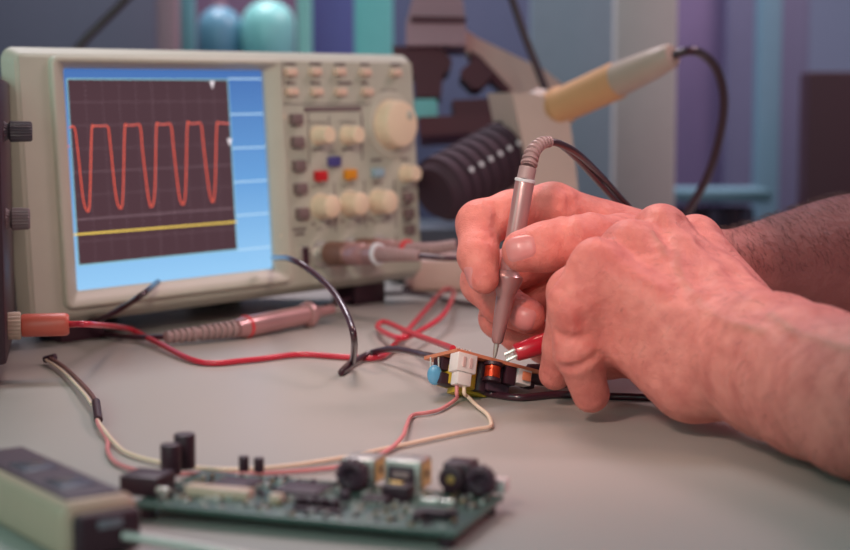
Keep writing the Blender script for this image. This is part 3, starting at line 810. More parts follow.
# ------------------------------------------------------------------ MICROSCOPE (background)
m_mic = mat('microscope_enamel', (178, 134, 148), .45)
m_micdark = mat('maroon_black_enamel', (88, 36, 52), .6)
mc = thing('microscope', 'grey and black microscope standing behind the oscilloscope', 'microscope', (at(430, 200, 1.26).x, at(430, 200, 1.26).y, 0))
DM = 1.27
def mpoly(pts, d, th, name, m, par=mc):
    mb = MB(); curved_panel(mb, [at(x, y, d) for x, y in pts], FWD * th, 0); return mb.build(name, m, par, smooth=False)
mpoly([(406, 45), (406, 22), (412, 0), (420, -20), (450, -20), (463, 0), (466, 22), (466, 45)], DM - .03, .06, 'head', m_mic)
mpoly([(411, 16), (466, 17), (466, 22.5), (411, 22)], DM - .034, .068, 'focus_band', m_micdark)
mpoly([(392, 46), (440, 46), (452, 60), (449, 70), (443, 74), (441, 97), (415, 97), (414, 75), (396, 70)], DM - .02, .05, 'nosepiece', m_micdark)
mpoly([(466, 30), (478, 38), (545, 70), (580, 98), (545, 110), (505, 92), (466, 52)], DM, .035, 'arm', m_holder)
mpoly([(476, 58), (490, 70), (492, 76), (480, 88), (472, 88), (460, 76), (461, 70)], DM - .03, .05, 'focus_knob', m_micdark)
mpoly([(470, 50), (480, 56), (512, 90), (504, 92), (470, 60)], DM - .004, .036, 'arm_edge', m_micdark)
mpoly([(418, 117), (500, 113), (502, 131), (420, 136)], DM - .05, .10, 'stage', m_micdark)
mpoly([(452, 100), (494, 98), (500, 114), (455, 118)], DM - .03, .06, 'stage_clip', m_micdark)
mpoly([(414, 99), (437, 99), (438, 117), (414, 118)], DM - .02, .03, 'specimen_lamp', mat('teal_glass_block', (110, 190, 196), .2))
mpoly([(500, 100), (535, 95), (545, 140), (548, 250), (515, 250), (505, 140)], DM + .01, .03, 'column', m_micdark)
bb = at(490, 275, DM)
MB().box((bb.x, 1.24, .022), (.16, .09, .042), bev=.008).build('base', mat('slate_base', (96, 108, 122), .5), mc)

# ------------------------------------------------------------------ BACKGROUND FURNITURE
def slab(name, x0, x1, y0, y1, d, th, m, label, cat, bev=.003, ground=False):
    a = at(x0, y1, d); b_ = at(x1, y0, d)
    z0 = -.76 if ground else a.z
    o = MB().box(((a.x + b_.x) / 2, d + th / 2, (z0 + b_.z) / 2), (abs(b_.x - a.x), th, b_.z - z0), bev=bev)
    return o.build(name, m, None, label=label, cat=cat)
slab('partition_panel', 614, 675, -60, 300, 1.50, .03, mat('pale_grey_panel', (192, 184, 182), .6), 'pale grey upright panel behind the soldering iron handle', 'panel', ground=True)
slab('cabinet', 530, 618, -60, 300, 1.62, .03, mat('teal_grey_door', (132, 146, 160), .6), 'teal grey cabinet door left of the pale upright panel', 'cabinet door', ground=True)
slab('cabinet', 392, 532, -60, 300, 1.72, .03, mat('slate_blue_door', (98, 104, 136), .6), 'slate blue cabinet door behind the microscope', 'cabinet door', ground=True)
slab('steel_post', 756, 779, -60, 190, 1.86, .03, mat('steel_blue_post', (104, 138, 158), .5), 'steel blue upright post rising from the shelf end at right', 'post', ground=True)
slab('cabinet', 725, 806, -60, 300, 1.95, .03, mat('grey_violet_side', (98, 98, 128), .6), 'grey violet cabinet side behind the steel blue post', 'cabinet side', ground=True)
slab('cabinet', 672, 728, -60, 300, 1.97, .03, mat('violet_side', (112, 96, 134), .6), 'violet cabinet side beside the pale upright panel', 'cabinet side', ground=True)
slab('cabinet', 806, 980, 72, 300, 1.60, .04, mat('maroon_cabinet', (60, 28, 40), .6), 'dark maroon cabinet at the right frame edge', 'cabinet', ground=True)
sh_ = slab('wall_shelf', 676, 772, 190, 203, 1.66, .08, mat('teal_shelf', (110, 150, 166), .5), 'teal blue shelf above the dark box files at right', 'shelf')
x = 676
rnd = random.Random(4)
k = 0
cols = [(60, 44, 62), (84, 70, 96), (50, 36, 50), (96, 86, 110), (58, 44, 66), (70, 50, 66), (88, 80, 104)]
# counter that carries the files
slab('counter', 676, 800, 262, 300, 1.65, .16, mat('slate_counter', (84, 84, 100), .5), 'slate counter below the teal shelf at right', 'counter', ground=True)
names = ['plum box file at the left end of the row', 'lilac grey box file second from the left', 'near black box file in the middle left', 'pale violet box file in the middle', 'dark violet box file right of the pale one', 'brown plum box file second from the right', 'grey lilac box file at the right end of the row']
while x < 768 and k < 7:
    w = rnd.uniform(10, 14)
    a = at(x, 262, 1.68); b_ = at(x + w - 1, 208, 1.68)
    MB().box(((a.x + b_.x) / 2, 1.70, (a.z + b_.z) / 2), (b_.x - a.x, .05, b_.z - a.z), bev=.002).build('box_file', mat('file_%d' % k, cols[k % 7], .6), None, label=names[k] + ' under the teal shelf', cat='file', group='box files under the shelf')
    x += w; k += 1

# left background: shelf with bottles and panels behind the oscilloscope
slab('cupboard', -60, 158, -60, 300, 1.80, .03, mat('slate_grey_cupboard', (84, 86, 104), .6), 'slate grey cupboard door behind the top left of the oscilloscope', 'cupboard door', ground=True)
slab('upright_post', 159, 179, -60, 300, 1.60, .03, mat('mauve_post', (150, 124, 134), .6), 'mauve upright post left of the teal bottles', 'post', ground=True)
slab('glass_panel', 179, 196, -60, 300, 1.64, .02, mat('teal_strip', (104, 160, 170), .4), 'narrow teal panel right of the mauve post', 'panel', ground=True)
slab('cupboard', 196, 300, -60, 300, 1.92, .02, mat('plum_back', (104, 78, 104), .7), 'plum cupboard back behind the two rounded bottles', 'cupboard back', ground=True)
slab('upright_post', 298, 312, -60, 300, 1.60, .03, mat('seafoam_post', (140, 205, 200), .5), 'pale seafoam upright post right of the bottles', 'post', ground=True)
slab('cupboard', 312, 354, -60, 300, 1.66, .03, mat('violet_blue_door', (92, 90, 150), .6), 'narrow violet blue cupboard door between pale posts', 'cupboard door', ground=True)
slab('frosted_panel', 355, 393, -60, 300, 1.60, .03, mat('aqua_panel', (120, 205, 205), .4), 'bright aqua frosted panel left of the microscope', 'panel', ground=True)
s2 = slab('bottle_shelf', 196, 300, 62, 74, 1.68, .2, mat('dark_shelf', (70, 70, 90), .5), 'dark shelf holding the two rounded bottles', 'shelf')
for (cx, top, w, lab, colr) in ((222, 8, 44, 'slate teal rounded bottle, the left one of the pair', (110, 160, 184)), (270, 2, 54, 'bright seafoam rounded bottle, the right one of the pair', (150, 220, 216))):
    bz = at(cx, 62, 1.76).z; tz = at(cx, top, 1.76).z; r = w / 2 * 1.76 / FPX; h = tz - bz; x = at(cx, 50, 1.76).x
    t = thing('bottle', lab + ' above the oscilloscope', 'bottle', (x, 1.76, bz), group=None)
    MB().lathe((x, 1.76, bz), (0, 0, 1), [(0, r * .95), (.003, r), (h * .60, r), (h * .76, r * .92), (h * .88, r * .74), (h * .96, r * .48), (h, r * .28)], 36).build('bottle_body', mat('bottle_' + lab[:6], colr, .3), t)
    MB().lathe((x, 1.76, bz + h - .001), (0, 0, 1), [(0, r * .30), (.006, r * .30), (.007, r * .26)], 24).build('cap', m_mic, t)
cable('hanging_cable', [at(160, -40, 1.3), at(125, 0, 1.3), at(100, 25, 1.3), at(80, 46, 1.3), at(40, 100, 1.30), at(-20, 200, 1.28), tab(-60, 282, .004)], .0038, m_cable, 'dark diagonal cable behind the oscilloscope at top left')

# ------------------------------------------------------------------ HANDS (signed distance fields on a grid, meshed)
def smin(a, b, k):
    h = np.clip(.5 + .5 * (b - a) / k, 0, 1)
    return b + (a - b) * h - k * h * (1 - h)
class Field:
    def __init__(self, lo, hi, vox):
        self.lo = np.array(lo); self.vox = vox
        self.n = np.ceil((np.array(hi) - self.lo) / vox).astype(int) + 1
        self.g = np.full(self.n, .05, np.float32)
    def sub(self, lo, hi):
        i0 = np.clip(((np.array(lo) - self.lo) / self.vox).astype(int), 0, self.n - 1)
        i1 = np.clip(((np.array(hi) - self.lo) / self.vox).astype(int) + 2, 1, self.n)
        sl_ = tuple(slice(a, b) for a, b in zip(i0, i1))
        X = [(self.lo[a] + self.vox * np.arange(i0[a], i1[a])).astype(np.float32) for a in range(3)]
        return sl_, X[0][:, None, None], X[1][None, :, None], X[2][None, None, :]
    def cap(self, a, b, ra, rb, k, g=None, flat=None, fs=1.0):
        """union with a tapered capsule"""
        g = self.g if g is None else g
        a = np.array(a); b = np.array(b); R = max(ra, rb) + max(k, .004) + .006
        sl_, X, Y, Z = self.sub(np.minimum(a, b) - R, np.maximum(a, b) + R)
        ab = b - a; L2 = ab @ ab + 1e-12
        px, py, pz = X - a[0], Y - a[1], Z - a[2]
        t = np.clip((px * ab[0] + py * ab[1] + pz * ab[2]) / L2, 0, 1)
        dx, dy, dz = px - t * ab[0], py - t * ab[1], pz - t * ab[2]
        if flat is not None:
            f = np.array(flat) / np.linalg.norm(flat); s = (dx * f[0] + dy * f[1] + dz * f[2]) * (fs - 1)
            dx, dy, dz = dx + s * f[0], dy + s * f[1], dz + s * f[2]
        d = np.sqrt(dx * dx + dy * dy + dz * dz) - (ra + (rb - ra) * t)
        g[sl_] = smin(g[sl_], d.astype(np.float32), k)
    def bump(self, a, b, w, amp):
        """raise (amp>0) or groove (amp<0) the surface near a segment"""
        a = np.array(a); b = np.array(b); R = w * 3
        sl_, X, Y, Z = self.sub(np.minimum(a, b) - R, np.maximum(a, b) + R)
        ab = b - a; L2 = ab @ ab + 1e-12
        px, py, pz = X - a[0], Y - a[1], Z - a[2]
        t = np.clip((px * ab[0] + py * ab[1] + pz * ab[2]) / L2, 0, 1)
        d2 = (px - t * ab[0]) ** 2 + (py - t * ab[1]) ** 2 + (pz - t * ab[2]) ** 2
        self.g[sl_] -= (amp * np.exp(-d2 / (w * w))).astype(np.float32)
    def value(self, p):
        q = (np.array(p) - self.lo) / self.vox
        if (q < 0).any() or (q >= self.n - 1).any(): return .05
        i = q.astype(int); f = q - i; v = 0
        for a in (0, 1):
            for b in (0, 1):
                for c in (0, 1):
                    v += self.g[i[0] + a, i[1] + b, i[2] + c] * (f[0] if a else 1 - f[0]) * (f[1] if b else 1 - f[1]) * (f[2] if c else 1 - f[2])
        return v
    def hit(self, px, py, d0=.5, d1=.95):
        r = ray(px, py); d = d0
        while d < d1:
            if self.value(CAM + r * d) < 0: return CAM + r * d
            d += .0005
        return None
    def mesh(self):
        g = self.g; n = self.n
        for a_ in range(3):
            for e_ in (0, 1, -1, -2):
                q_ = [slice(None)] * 3; q_[a_] = e_; g[tuple(q_)] = np.maximum(g[tuple(q_)], .0005)
        ins = g < 0
        cell = np.zeros(tuple(n - 1), np.uint8)
        for a in (0, 1):
            for b in (0, 1):
                for c in (0, 1):
                    cell += ins[a:n[0] - 1 + a, b:n[1] - 1 + b, c:n[2] - 1 + c]
        act = (cell > 0) & (cell < 8)
        idx = np.argwhere(act)
        vid = np.full(act.shape, -1, np.int64); vid[act] = np.arange(len(idx))
        acc = np.zeros((len(idx), 3)); cnt = np.zeros(len(idx))
        cor = [(a, b, c) for a in (0, 1) for b in (0, 1) for c in (0, 1)]
        for c1 in cor:
            for ax_ in range(3):
                if c1[ax_] == 0:
                    c2 = list(c1); c2[ax_] = 1
                    v1 = g[idx[:, 0] + c1[0], idx[:, 1] + c1[1], idx[:, 2] + c1[2]]; v2_ = g[idx[:, 0] + c2[0], idx[:, 1] + c2[1], idx[:, 2] + c2[2]]
                    m = (v1 < 0) != (v2_ < 0)
                    t = v1[m] / (v1[m] - v2_[m])
                    p = np.tile(np.array(c1, float), (m.sum(), 1)); p[:, ax_] += t
                    acc[m] += p; cnt[m] += 1
        V = (idx + acc / cnt[:, None]) * self.vox + self.lo
        F = []
        for ax_ in range(3):
            o1, o2 = (ax_ + 1) % 3, (ax_ + 2) % 3
            s1 = [slice(None)] * 3; s2 = [slice(None)] * 3
            s1[ax_] = slice(0, -1); s2[ax_] = slice(1, None)
            A_, B_ = ins[tuple(s1)], ins[tuple(s2)]
            e_ = np.argwhere(A_ != B_)
            e_ = e_[(e_[:, o1] > 0) & (e_[:, o2] > 0) & (e_[:, o1] < n[o1] - 1) & (e_[:, o2] < n[o2] - 1)]
            flip = A_[e_[:, 0], e_[:, 1], e_[:, 2]]
            q = []
            for d1_, d2_ in ((-1, -1), (0, -1), (0, 0), (-1, 0)):
                c = e_.copy(); c[:, o1] += d1_; c[:, o2] += d2_
                q.append(vid[c[:, 0], c[:, 1], c[:, 2]])
            q = np.stack(q, 1)
            q[~flip] = q[~flip][:, ::-1]
            F.append(q)
        return V, np.concatenate(F)

def J(px, py, d, r): return (np.array(at(px, py, d)), r * d / FPX)
def chain(F, g, js, k):
    for a, b in zip(js[:-1], js[1:]): F.cap(a[0], b[0], a[1], b[1], k, g)
def blank(F): return np.full(F.n, .05, np.float32)

# ---- nearer (left) hand
def left_hand():
    F = Field((.035, .40, -.004), (.29, .79, .17), .00115)
    mcp = {'p': J(598, 264, .652, 23), 'r': J(630, 248, .668, 25), 'm': J(661, 234, .686, 26), 'i': J(695, 243, .706, 25)}
    wr = {'p': J(728, 362, .628, 38), 'r': J(740, 350, .630, 38), 'm': J(752, 338, .635, 38), 'i': J(762, 330, .648, 34)}
    for q in 'prmi': F.cap(mcp[q][0], wr[q][0], mcp[q][1], wr[q][1], .007)
    a, b = J(632, 322, .662, 42), J(694, 374, .640, 50); F.cap(a[0], b[0], a[1], b[1], .012)
    a, b = J(660, 290, .680, 42), J(728, 345, .650, 48); F.cap(a[0], b[0], a[1], b[1], .012)
    a, b = J(598, 285, .658, 27), J(634, 318, .664, 40); F.cap(a[0], b[0], a[1], b[1], .012)
    # thenar
    a, b = J(735, 350, .665, 38), J(672, 345, .700, 32); F.cap(a[0], b[0], a[1], b[1], .01)
    # wrist and forearm (flattened)
    w = [J(735, 352, .634, 62), J(775, 366, .612, 70), J(815, 382, .588, 73), J(860, 398, .560, 76), J(960, 410, .515, 96), J(1130, 390, .465, 130), J(1300, 370, .43, 140)]
    for a, b in zip(w[:-1], w[1:]): F.cap(a[0], b[0], a[1], b[1], .010, flat=(-.35, .85, -.35), fs=1.18)
    fing = [
        [mcp['p'], J(574, 304, .651, 25), J(577, 352, .655, 22.5), J(591, 394, .665, 19.0)],
        [mcp['r'], J(571, 292, .674, 23), J(564, 345, .690, 20), J(555, 374, .699, 16.5)],
        [mcp['m'], J(604, 296, .712, 22), J(585, 332, .722, 20), J(568, 350, .724, 16)],
        [mcp['i'], J(650, 290, .745, 21), J(608, 322, .747, 19), J(575, 334, .738, 16)],
        [J(672, 345, .700, 30), J(640, 352, .712, 26), J(606, 356, .722, 22), J(580, 358, .726, 18)],
    ]
    G_ = None
    for f in fing:
        g = blank(F); chain(F, g, f, .004)
        G_ = g if G_ is None else smin(G_, g, .0012)
    F.g = smin(F.g, G_, .006)
    V_ = []
    def feat(pts, w, amp, vein=False):
        H_ = [F.hit(x, y) for x, y in pts]
        H_ = [np.array(h) for h in H_ if h is not None]
        V_.append((H_, w, amp, vein))
    # knuckle caps
    feat([(588, 250)], .009, .0006); feat([(623, 233)], .009, .0008); feat([(657, 217)], .010, .0018); feat([(696, 226)], .009, .0014)
    # tendons
    feat([(604, 250), (650, 282), (700, 318), (735, 342)], .006, .0005)
    feat([(630, 236), (665, 262), (705, 295), (745, 322)], .006, .0007)
    feat([(662, 219), (690, 243), (718, 270), (752, 300)], .006, .0020)
    feat([(698, 227), (714, 243), (735, 267), (760, 290)], .006, .0020)
    # hollows between tendons
    feat([(645, 240), (672, 264), (700, 286)], .006, -.0008)
    feat([(682, 224), (703, 245), (728, 272), (745, 292)], .0055, -.0016)
    feat([(612, 243), (640, 268), (668, 290)], .006, -.0004)
    # veins
    feat([(672, 236), (677, 252), (677, 268), (684, 284), (696, 298), (708, 312), (730, 325), (765, 332)], .0022, .0011, True)
    feat([(652, 233), (661, 247), (664, 255)], .002, .0008, True)
    feat([(610, 275), (640, 300), (670, 310), (705, 312)], .002, .0004)
    feat([(770, 315), (800, 335), (850, 350)], .0025, .0007, True)
    # creases
    feat([(549, 300), (562, 306), (575, 303)], .0014, -.0005)
    feat([(556, 333), (566, 338), (578, 339), (588, 334)], .0016, -.0018)
    feat([(562, 368), (574, 368), (585, 363), (596, 356)], .0016, -.0020)
    feat([(560, 289), (572, 300), (580, 318)], .002, -.0008)
    feat([(590, 338), (584, 322), (580, 300)], .0028, -.0012)
    for off in (0, 7, 15):
        feat([(742 + off, 330), (735 + off * 1.0, 360), (728 + off, 400)], .0016, -.0004)
    for H_, w, amp, vein in V_:
        if len(H_) == 1: F.bump(H_[0], H_[0], w, amp)
        for a, b in zip(H_[:-1], H_[1:]): F.bump(a, b, w, amp)
    veins = [(H_, w) for H_, w, amp, v in V_ if v]
    red = [J(592, 398, .665, 20)[0], J(555, 376, .699, 16)[0], J(560, 310, .65, 20)[0], J(585, 250, .64, 20)[0]]
    return F, veins, red

# ---- farther (right) hand holding the probe
def right_hand():
    F = Field((.005, .66, -.002), (.44, .99, .165), .00115)
    mcp = {'i': J(553, 208, .748, 23.5), 'm': J(575, 240, .772, 25), 'r': J(596, 272, .785, 25), 'p': J(620, 300, .790, 22)}
    wr = {'i': J(660, 252, .775, 34), 'm': J(668, 262, .788, 34), 'r': J(672, 274, .792, 34), 'p': J(672, 286, .790, 32)}
    for q in 'imrp': F.cap(mcp[q][0], wr[q][0], mcp[q][1], wr[q][1], .007)
    a, b = J(600, 250, .765, 34), J(660, 270, .775, 40); F.cap(a[0], b[0], a[1], b[1], .012)
    w = [J(655, 262, .775, 38), J(715, 276, .795, 42), J(765, 281, .81, 55), J(805, 282, .82, 70), J(850, 279, .83, 80), J(1000, 255, .88, 84), J(1200, 225, .93, 90)]
    for a, b in zip(w[:-1], w[1:]): F.cap(a[0], b[0], a[1], b[1], .010)
    fing = [
        [mcp['i'], J(512, 213, .742, 22), J(480, 224, .737, 23), J(478, 256, .722, 19.5), J(484, 279, .713, 15.5)],
        [mcp['m'], J(484, 282, .751, 22.5), J(502, 304, .741, 20.0), J(527, 316, .731, 18.5)],
        [mcp['r'], J(500, 318, .764, 20), J(520, 334, .757, 18), J(545, 338, .752, 17)],
        [mcp['p'], J(545, 345, .776, 18), J(570, 352, .774, 16), J(590, 352, .772, 14)],
        [J(665, 262, .757, 36), J(622, 246, .727, 31), J(588, 240, .708, 26), J(570, 242, .701, 25.5), J(545, 247, .698, 24), J(523, 251, .697, 21.5)],
    ]
    G_ = None
    for i, f in enumerate(fing):
        g = blank(F); chain(F, g, f, .004)
        G_ = g if G_ is None else smin(G_, g, .0012)
    F.g = smin(F.g, G_, .006)
    V_ = []
    def feat(pts, w, amp, vein=False):
        H_ = [F.hit(x, y) for x, y in pts]; H_ = [np.array(h) for h in H_ if h is not None]
        V_.append((H_, w, amp, vein))
    feat([(548, 197)], .007, .0012)
    feat([(566, 190), (570, 205), (568, 220)], .002, -.0012); feat([(560, 188), (558, 204)], .0018, -.0008); feat([(578, 200), (582, 215)], .002, -.0009)
    feat([(493, 205), (497, 215), (494, 228)], .0018, -.0012)
    feat([(476, 238), (486, 240), (495, 237)], .0014, -.0006)
    feat([(466, 262), (474, 264)], .001, -.0004)
    feat([(560, 222), (566, 232), (563, 246)], .0014, -.0005); feat([(570, 221), (575, 232), (574, 244)], .0014, -.0005)
    feat([(535, 236), (540, 246), (538, 256)], .0012, -.0004)
    feat([(600, 225), (615, 240)], .003, -.0010)
    feat([(463, 296), (474, 304)], .001, -.0005)
    for H_, w_, amp, vein in V_:
        if len(H_) == 1: F.bump(H_[0], H_[0], w_, amp)
        for a, b in zip(H_[:-1], H_[1:]): F.bump(a, b, w_, amp)
    red = [J(484, 282, .71, 15)[0], J(527, 316, .73, 18)[0], J(515, 255, .69, 18)[0], J(480, 224, .73, 20)[0]]
    return F, [], red

# skin material
mk = bpy.data.materials.new('skin'); mk.use_nodes = True; nt = mk.node_tree; b = nt.nodes['Principled BSDF']
tc = nt.nodes.new('ShaderNodeTexCoord')
n1 = nt.nodes.new('ShaderNodeTexNoise'); n1.inputs['Scale'].default_value = 120; n1.inputs['Detail'].default_value = 9
nt.links.new(tc.outputs['Object'], n1.inputs['Vector'])
cr = nt.nodes.new('ShaderNodeValToRGB'); e = cr.color_ramp.elements
e[0].position = .3; e[0].color = rgb((212, 120, 112)); e[1].position = .7; e[1].color = rgb((238, 150, 138))
nt.links.new(n1.outputs['Fac'], cr.inputs['Fac'])
atr = nt.nodes.new('ShaderNodeAttribute'); atr.attribute_name = 'tone'
sp = nt.nodes.new('ShaderNodeSeparateColor'); nt.links.new(atr.outputs['Color'], sp.inputs[0])
mx = nt.nodes.new('ShaderNodeMix'); mx.data_type = 'RGBA'; mx.inputs['B'].default_value = rgb((214, 92, 84))
nt.links.new(sp.outputs[0], mx.inputs['Factor']); nt.links.new(cr.outputs['Color'], mx.inputs['A'])
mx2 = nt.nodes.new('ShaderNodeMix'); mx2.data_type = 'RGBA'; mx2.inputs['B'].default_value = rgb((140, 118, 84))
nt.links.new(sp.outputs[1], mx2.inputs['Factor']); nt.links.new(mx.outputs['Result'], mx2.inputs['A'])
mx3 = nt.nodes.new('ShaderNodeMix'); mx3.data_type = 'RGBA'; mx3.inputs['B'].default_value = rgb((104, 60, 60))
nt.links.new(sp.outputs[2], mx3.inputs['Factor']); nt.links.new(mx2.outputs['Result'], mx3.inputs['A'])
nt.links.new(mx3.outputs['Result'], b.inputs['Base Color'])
b.inputs['Roughness'].default_value = .52; b.inputs['Specular IOR Level'].default_value = .38
b.inputs['Subsurface Weight'].default_value = .12; b.inputs['Subsurface Radius'].default_value = (1, .3, .15); b.inputs['Subsurface Scale'].default_value = .004
vo = nt.nodes.new('ShaderNodeTexVoronoi'); vo.inputs['Scale'].default_value = 900; vo.feature = 'DISTANCE_TO_EDGE'
nt.links.new(tc.outputs['Object'], vo.inputs['Vector'])
n3 = nt.nodes.new('ShaderNodeTexNoise'); n3.inputs['Scale'].default_value = 260; n3.inputs['Detail'].default_value = 6
nt.links.new(tc.outputs['Object'], n3.inputs['Vector'])
ad = nt.nodes.new('ShaderNodeMath'); ad.operation = 'MULTIPLY_ADD'; ad.inputs[1].default_value = .35
nt.links.new(vo.outputs['Distance'], ad.inputs[0]); nt.links.new(n3.outputs['Fac'], ad.inputs[2])
bp_ = nt.nodes.new('ShaderNodeBump'); bp_.inputs['Strength'].default_value = .75; bp_.inputs['Distance'].default_value = .0010
nt.links.new(ad.outputs[0], bp_.inputs['Height']); nt.links.new(bp_.outputs['Normal'], b.inputs['Normal'])

allV = []; allQ = []; allT = []; offs = 0; fields = []; ranges = []
for fn in (left_hand, right_hand):
    F, veins, red = fn(); fields.append(F)
    V, Q = F.mesh()
    T = np.zeros((len(V), 3))
    for rp in red: T[:, 0] = np.maximum(T[:, 0], .25 * np.exp(-((V - rp) ** 2).sum(1) / .020 ** 2))
    for H_, w in veins:
        for a, b_ in zip(H_[:-1], H_[1:]):
            ab = b_ - a; t_ = np.clip(((V - a) @ ab) / (ab @ ab + 1e-12), 0, 1)
            d2 = ((V - a - t_[:, None] * ab) ** 2).sum(1)
            T[:, 1] = np.maximum(T[:, 1], .34 * np.exp(-d2 / (w * .75) ** 2))
    if fn is right_hand: T[:, 2] = .9 * np.clip((V[:, 0] - .125) / .05, 0, 1)  # farther forearm's shade painted into the skin colour, along with its dark hair
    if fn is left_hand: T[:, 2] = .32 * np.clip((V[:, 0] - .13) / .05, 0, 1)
    # keep the skin out of the bench
    V[:, 2] = np.maximum(V[:, 2], .0003)
    allV.append(V); allQ.append(Q + offs); allT.append(T); ranges.append((offs, offs + len(V))); offs += len(V)
V = np.concatenate(allV); Q = np.concatenate(allQ); T = np.concatenate(allT)
PO = Vector((.17, .64, 0))
me = bpy.data.meshes.new('person')
me.from_pydata((V - np.array(PO)).tolist(), [], Q.tolist()); me.update()
me.polygons.foreach_set('use_smooth', [True] * len(me.polygons))
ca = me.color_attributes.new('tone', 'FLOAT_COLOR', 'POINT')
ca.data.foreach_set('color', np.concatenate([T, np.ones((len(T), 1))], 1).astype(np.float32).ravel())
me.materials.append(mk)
person = bpy.data.objects.new('person', me); C.objects.link(person); person.location = PO; WM[person.name] = Matrix.Translation(PO)
setp(person, 'two bare hands and hairy forearms of a person, one holding the probe pen', 'person')
sm_ = person.modifiers.new('smooth', 'SMOOTH'); sm_.factor = .5; sm_.iterations = 3
print('hand verts', len(V))
bvh = BVHTree.FromPolygons([Vector(v) for v in V], [tuple(q) for q in Q.tolist()])

# fingernails
m_nail = mat('fingernail', (216, 136, 134), .35, coat=.15, var=.03)
def nail(px, py, ang, L, W, dirv=None, tilt=(0, 0)):
    """lay a curved nail on the finger surface; ang = image direction of the nail's free edge"""
    h = bvh.ray_cast(CAM, ray(px, py).normalized())
    if h[0] is None: return
    c, nrm = h[0], h[1]
    if nrm.dot(FWD) > 0: nrm = -nrm
    nrm = (nrm + UP * tilt[1] + RT * tilt[0]).normalized()
    a = math.radians(ang); u = RT * math.cos(a) + UP * math.sin(a); u = (u - nrm * u.dot(nrm)).normalized(); w = nrm.cross(u)
    NU, NV = 14, 12; vs = []; fs = []
    for i in range(NU + 1):
        for j in range(NV + 1):
            s = i / NU * 2 - 1; t_ = j / NV * 2 - 1
            # rounded outline
            wid = W / 2 * (1 - .10 * max(0, -s)) * math.sqrt(max(0.0, 1 - (max(0, abs(s) - .45) / .62) ** 2))
            p = c + u * (s * L / 2) + w * (t_ * wid) + nrm * .01
            r = bvh.ray_cast(p, -nrm)
            q = r[0] if r[0] is not None and (r[0] - c).length < .014 else p - nrm * (.0112)
            edge = min(1, (1 - max(abs(s), abs(t_))) * 5)
            vs.append(q + nrm * (-.0002 + .0006 * edge))
    for i in range(NU):
        for j in range(NV):
            k = i * (NV + 1) + j; fs.append((k, k + 1, k + NV + 2, k + NV + 1))
    MB()._add(vs, fs).build('fingernail', m_nail, person, angle=180)
nail(520, 247, 190, .0140, .0112)
nail(522, 321, -15, .0120, .0108, tilt=(0, -.3))
nail(468, 278, 255, .0105, .0075, tilt=(-.5, 0))

# arm hair
hv = MB(); rnd = random.Random(9)
m_hair = mat('arm_hair', (70, 42, 40), .5)
def hairs(n, cond, L, dirv, rad):
    k = 0; tries = 0
    vs = []; 
    r0, r1 = cond[0]
    while k < n and tries < n * 60:
        tries += 1
        i = rnd.randrange(r0, r1); p = Vector(V[i])
        if not cond[1](p): continue
        loc, nrm, _, _ = bvh.find_nearest(p)
        if nrm is None: continue
        g = Vector((rnd.gauss(0, .25), rnd.gauss(0, .25), rnd.gauss(0, .25)))
        dd = (Vector(dirv) + g); dd = (dd - nrm * dd.dot(nrm)).normalized()
        l = L * rnd.uniform(.5, 1.2)
        a = p; b1 = p + nrm * l * .28 + dd * l * .45; b2 = p + nrm * l * .30 + dd * l
        hv.tube([a, b1, b2], lambda t: rad * (1 - .8 * t), seg=3, sm=3)
        k += 1
def pix(p):
    q = p - CAM; d = q.dot(FWD); return 425 + FPX * q.dot(RT) / d, 275 - FPX * q.dot(UP) / d
hairs(2600, (ranges[1], lambda p: p.x > .135 and p.z > .05 and p.x < .30), .007, (-.5, .2, .5), .00008)
hairs(1500, (ranges[0], lambda p: p.x > .115 and p.x < .22 and (p - CAM).dot(FWD) < .68 and rnd.random() < min(1, (p.x - .10) / .07)), .0055, (-.2, .1, -.6), .00006)
hairs(160, (ranges[0], lambda p: .07 < p.x < .12 and p.z > .03 and (p.y < .68)), .004, (-.5, 0, -.5), .00004)
hv.build('arm_hair', m_hair, person, kind='stuff')

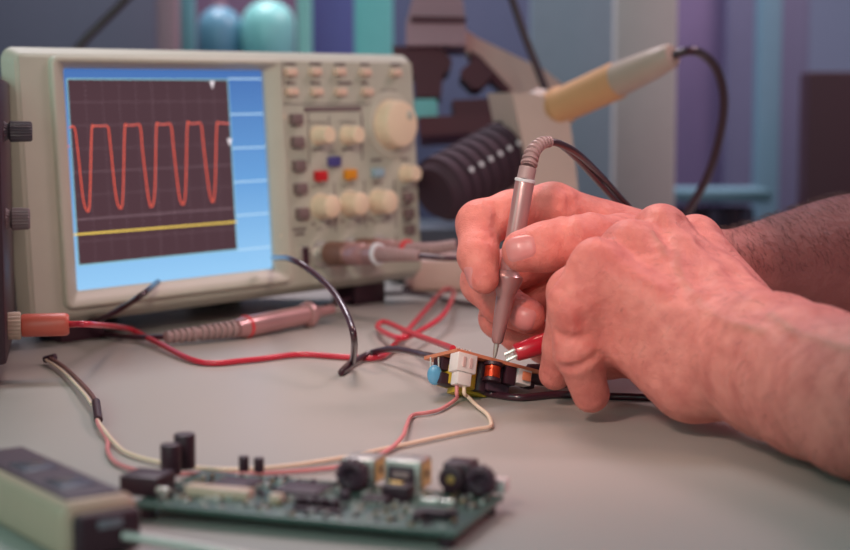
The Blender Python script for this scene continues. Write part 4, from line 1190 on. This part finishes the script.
# ------------------------------------------------------------------ LIGHT
W = bpy.data.worlds.new('World'); bpy.context.scene.world = W; W.use_nodes = True
W.node_tree.nodes['Background'].inputs['Color'].default_value = rgb((146, 184, 192)); W.node_tree.nodes['Background'].inputs['Strength'].default_value = .32
def area(name, loc, tgt, size, power, col, sy=None):
    l = bpy.data.lights.new(name, 'AREA'); l.size = size; l.energy = power; l.color = rgb(col)[:3]
    if sy: l.shape = 'RECTANGLE'; l.size_y = sy
    o = bpy.data.objects.new(name, l); C.objects.link(o); o.location = loc
    o.rotation_euler = (Vector(tgt) - Vector(loc)).to_track_quat('-Z', 'Y').to_euler(); return o
def spot(name, loc, tgt, power, col, deg, soft, blend=1.0):
    l = bpy.data.lights.new(name, 'SPOT'); l.energy = power; l.color = rgb(col)[:3]; l.spot_size = math.radians(deg); l.spot_blend = blend; l.shadow_soft_size = soft
    o = bpy.data.objects.new(name, l); C.objects.link(o); o.location = loc
    o.rotation_euler = (Vector(tgt) - Vector(loc)).to_track_quat('-Z', 'Y').to_euler(); return o
spot('task_lamp', (-.22, .22, .42), (.055, .71, .05), 9.4, (255, 212, 200), 39, .05)
spot('overhead_lamp', (-.05, .95, .62), (0, .74, 0), 5.0, (255, 208, 184), 50, .09)
spot('scope_fill_spot', (.12, .02, .62), (-.09, .97, .10), 17, (250, 236, 216), 27, .08)  # unseen spot added to brighten the oscilloscope front
area('front_teal_fill', (-.3, -.5, .5), (-.1, .7, .05), .6, 3.7, (182, 220, 210))  # added fill tinting the foreground teal, no real window
area('left_teal_fill', (-.75, .2, .5), (-.1, .6, 0), .5, 2.3, (160, 220, 208))  # added light for a teal cast from the left, no window built
area('right_pink_fill', (.62, .35, .45), (.12, .72, .05), .3, .9, (255, 120, 140))  # pink wash from the right, an added light with no fitting
area('rear_left_fill', (-.3, 1.75, 1.3), (-.3, 2.2, .2), .6, 25, (226, 218, 226))  # unseen light added to lift the left background
area('rear_right_fill', (.9, 1.4, 1.2), (.5, 1.8, .3), .4, 13, (240, 205, 210))  # extra unseen light added for the right-hand background

cd = bpy.data.cameras.new('Camera'); cam = bpy.data.objects.new('Camera', cd); C.objects.link(cam)
cam.location = CAM; cam.rotation_euler = (PI / 2 - PITCH, 0, 0)
cd.sensor_width = 36; cd.lens = FPX * 36 / 850; cd.clip_start = .02; cd.clip_end = 20
cd.dof.use_dof = True; cd.dof.focus_distance = .715; cd.dof.aperture_fstop = 8.2
S_ = bpy.context.scene; S_.camera = cam
S_.view_settings.view_transform = 'Standard'; S_.view_settings.look = 'None'; S_.view_settings.gamma = 1; S_.view_settings.exposure = 0
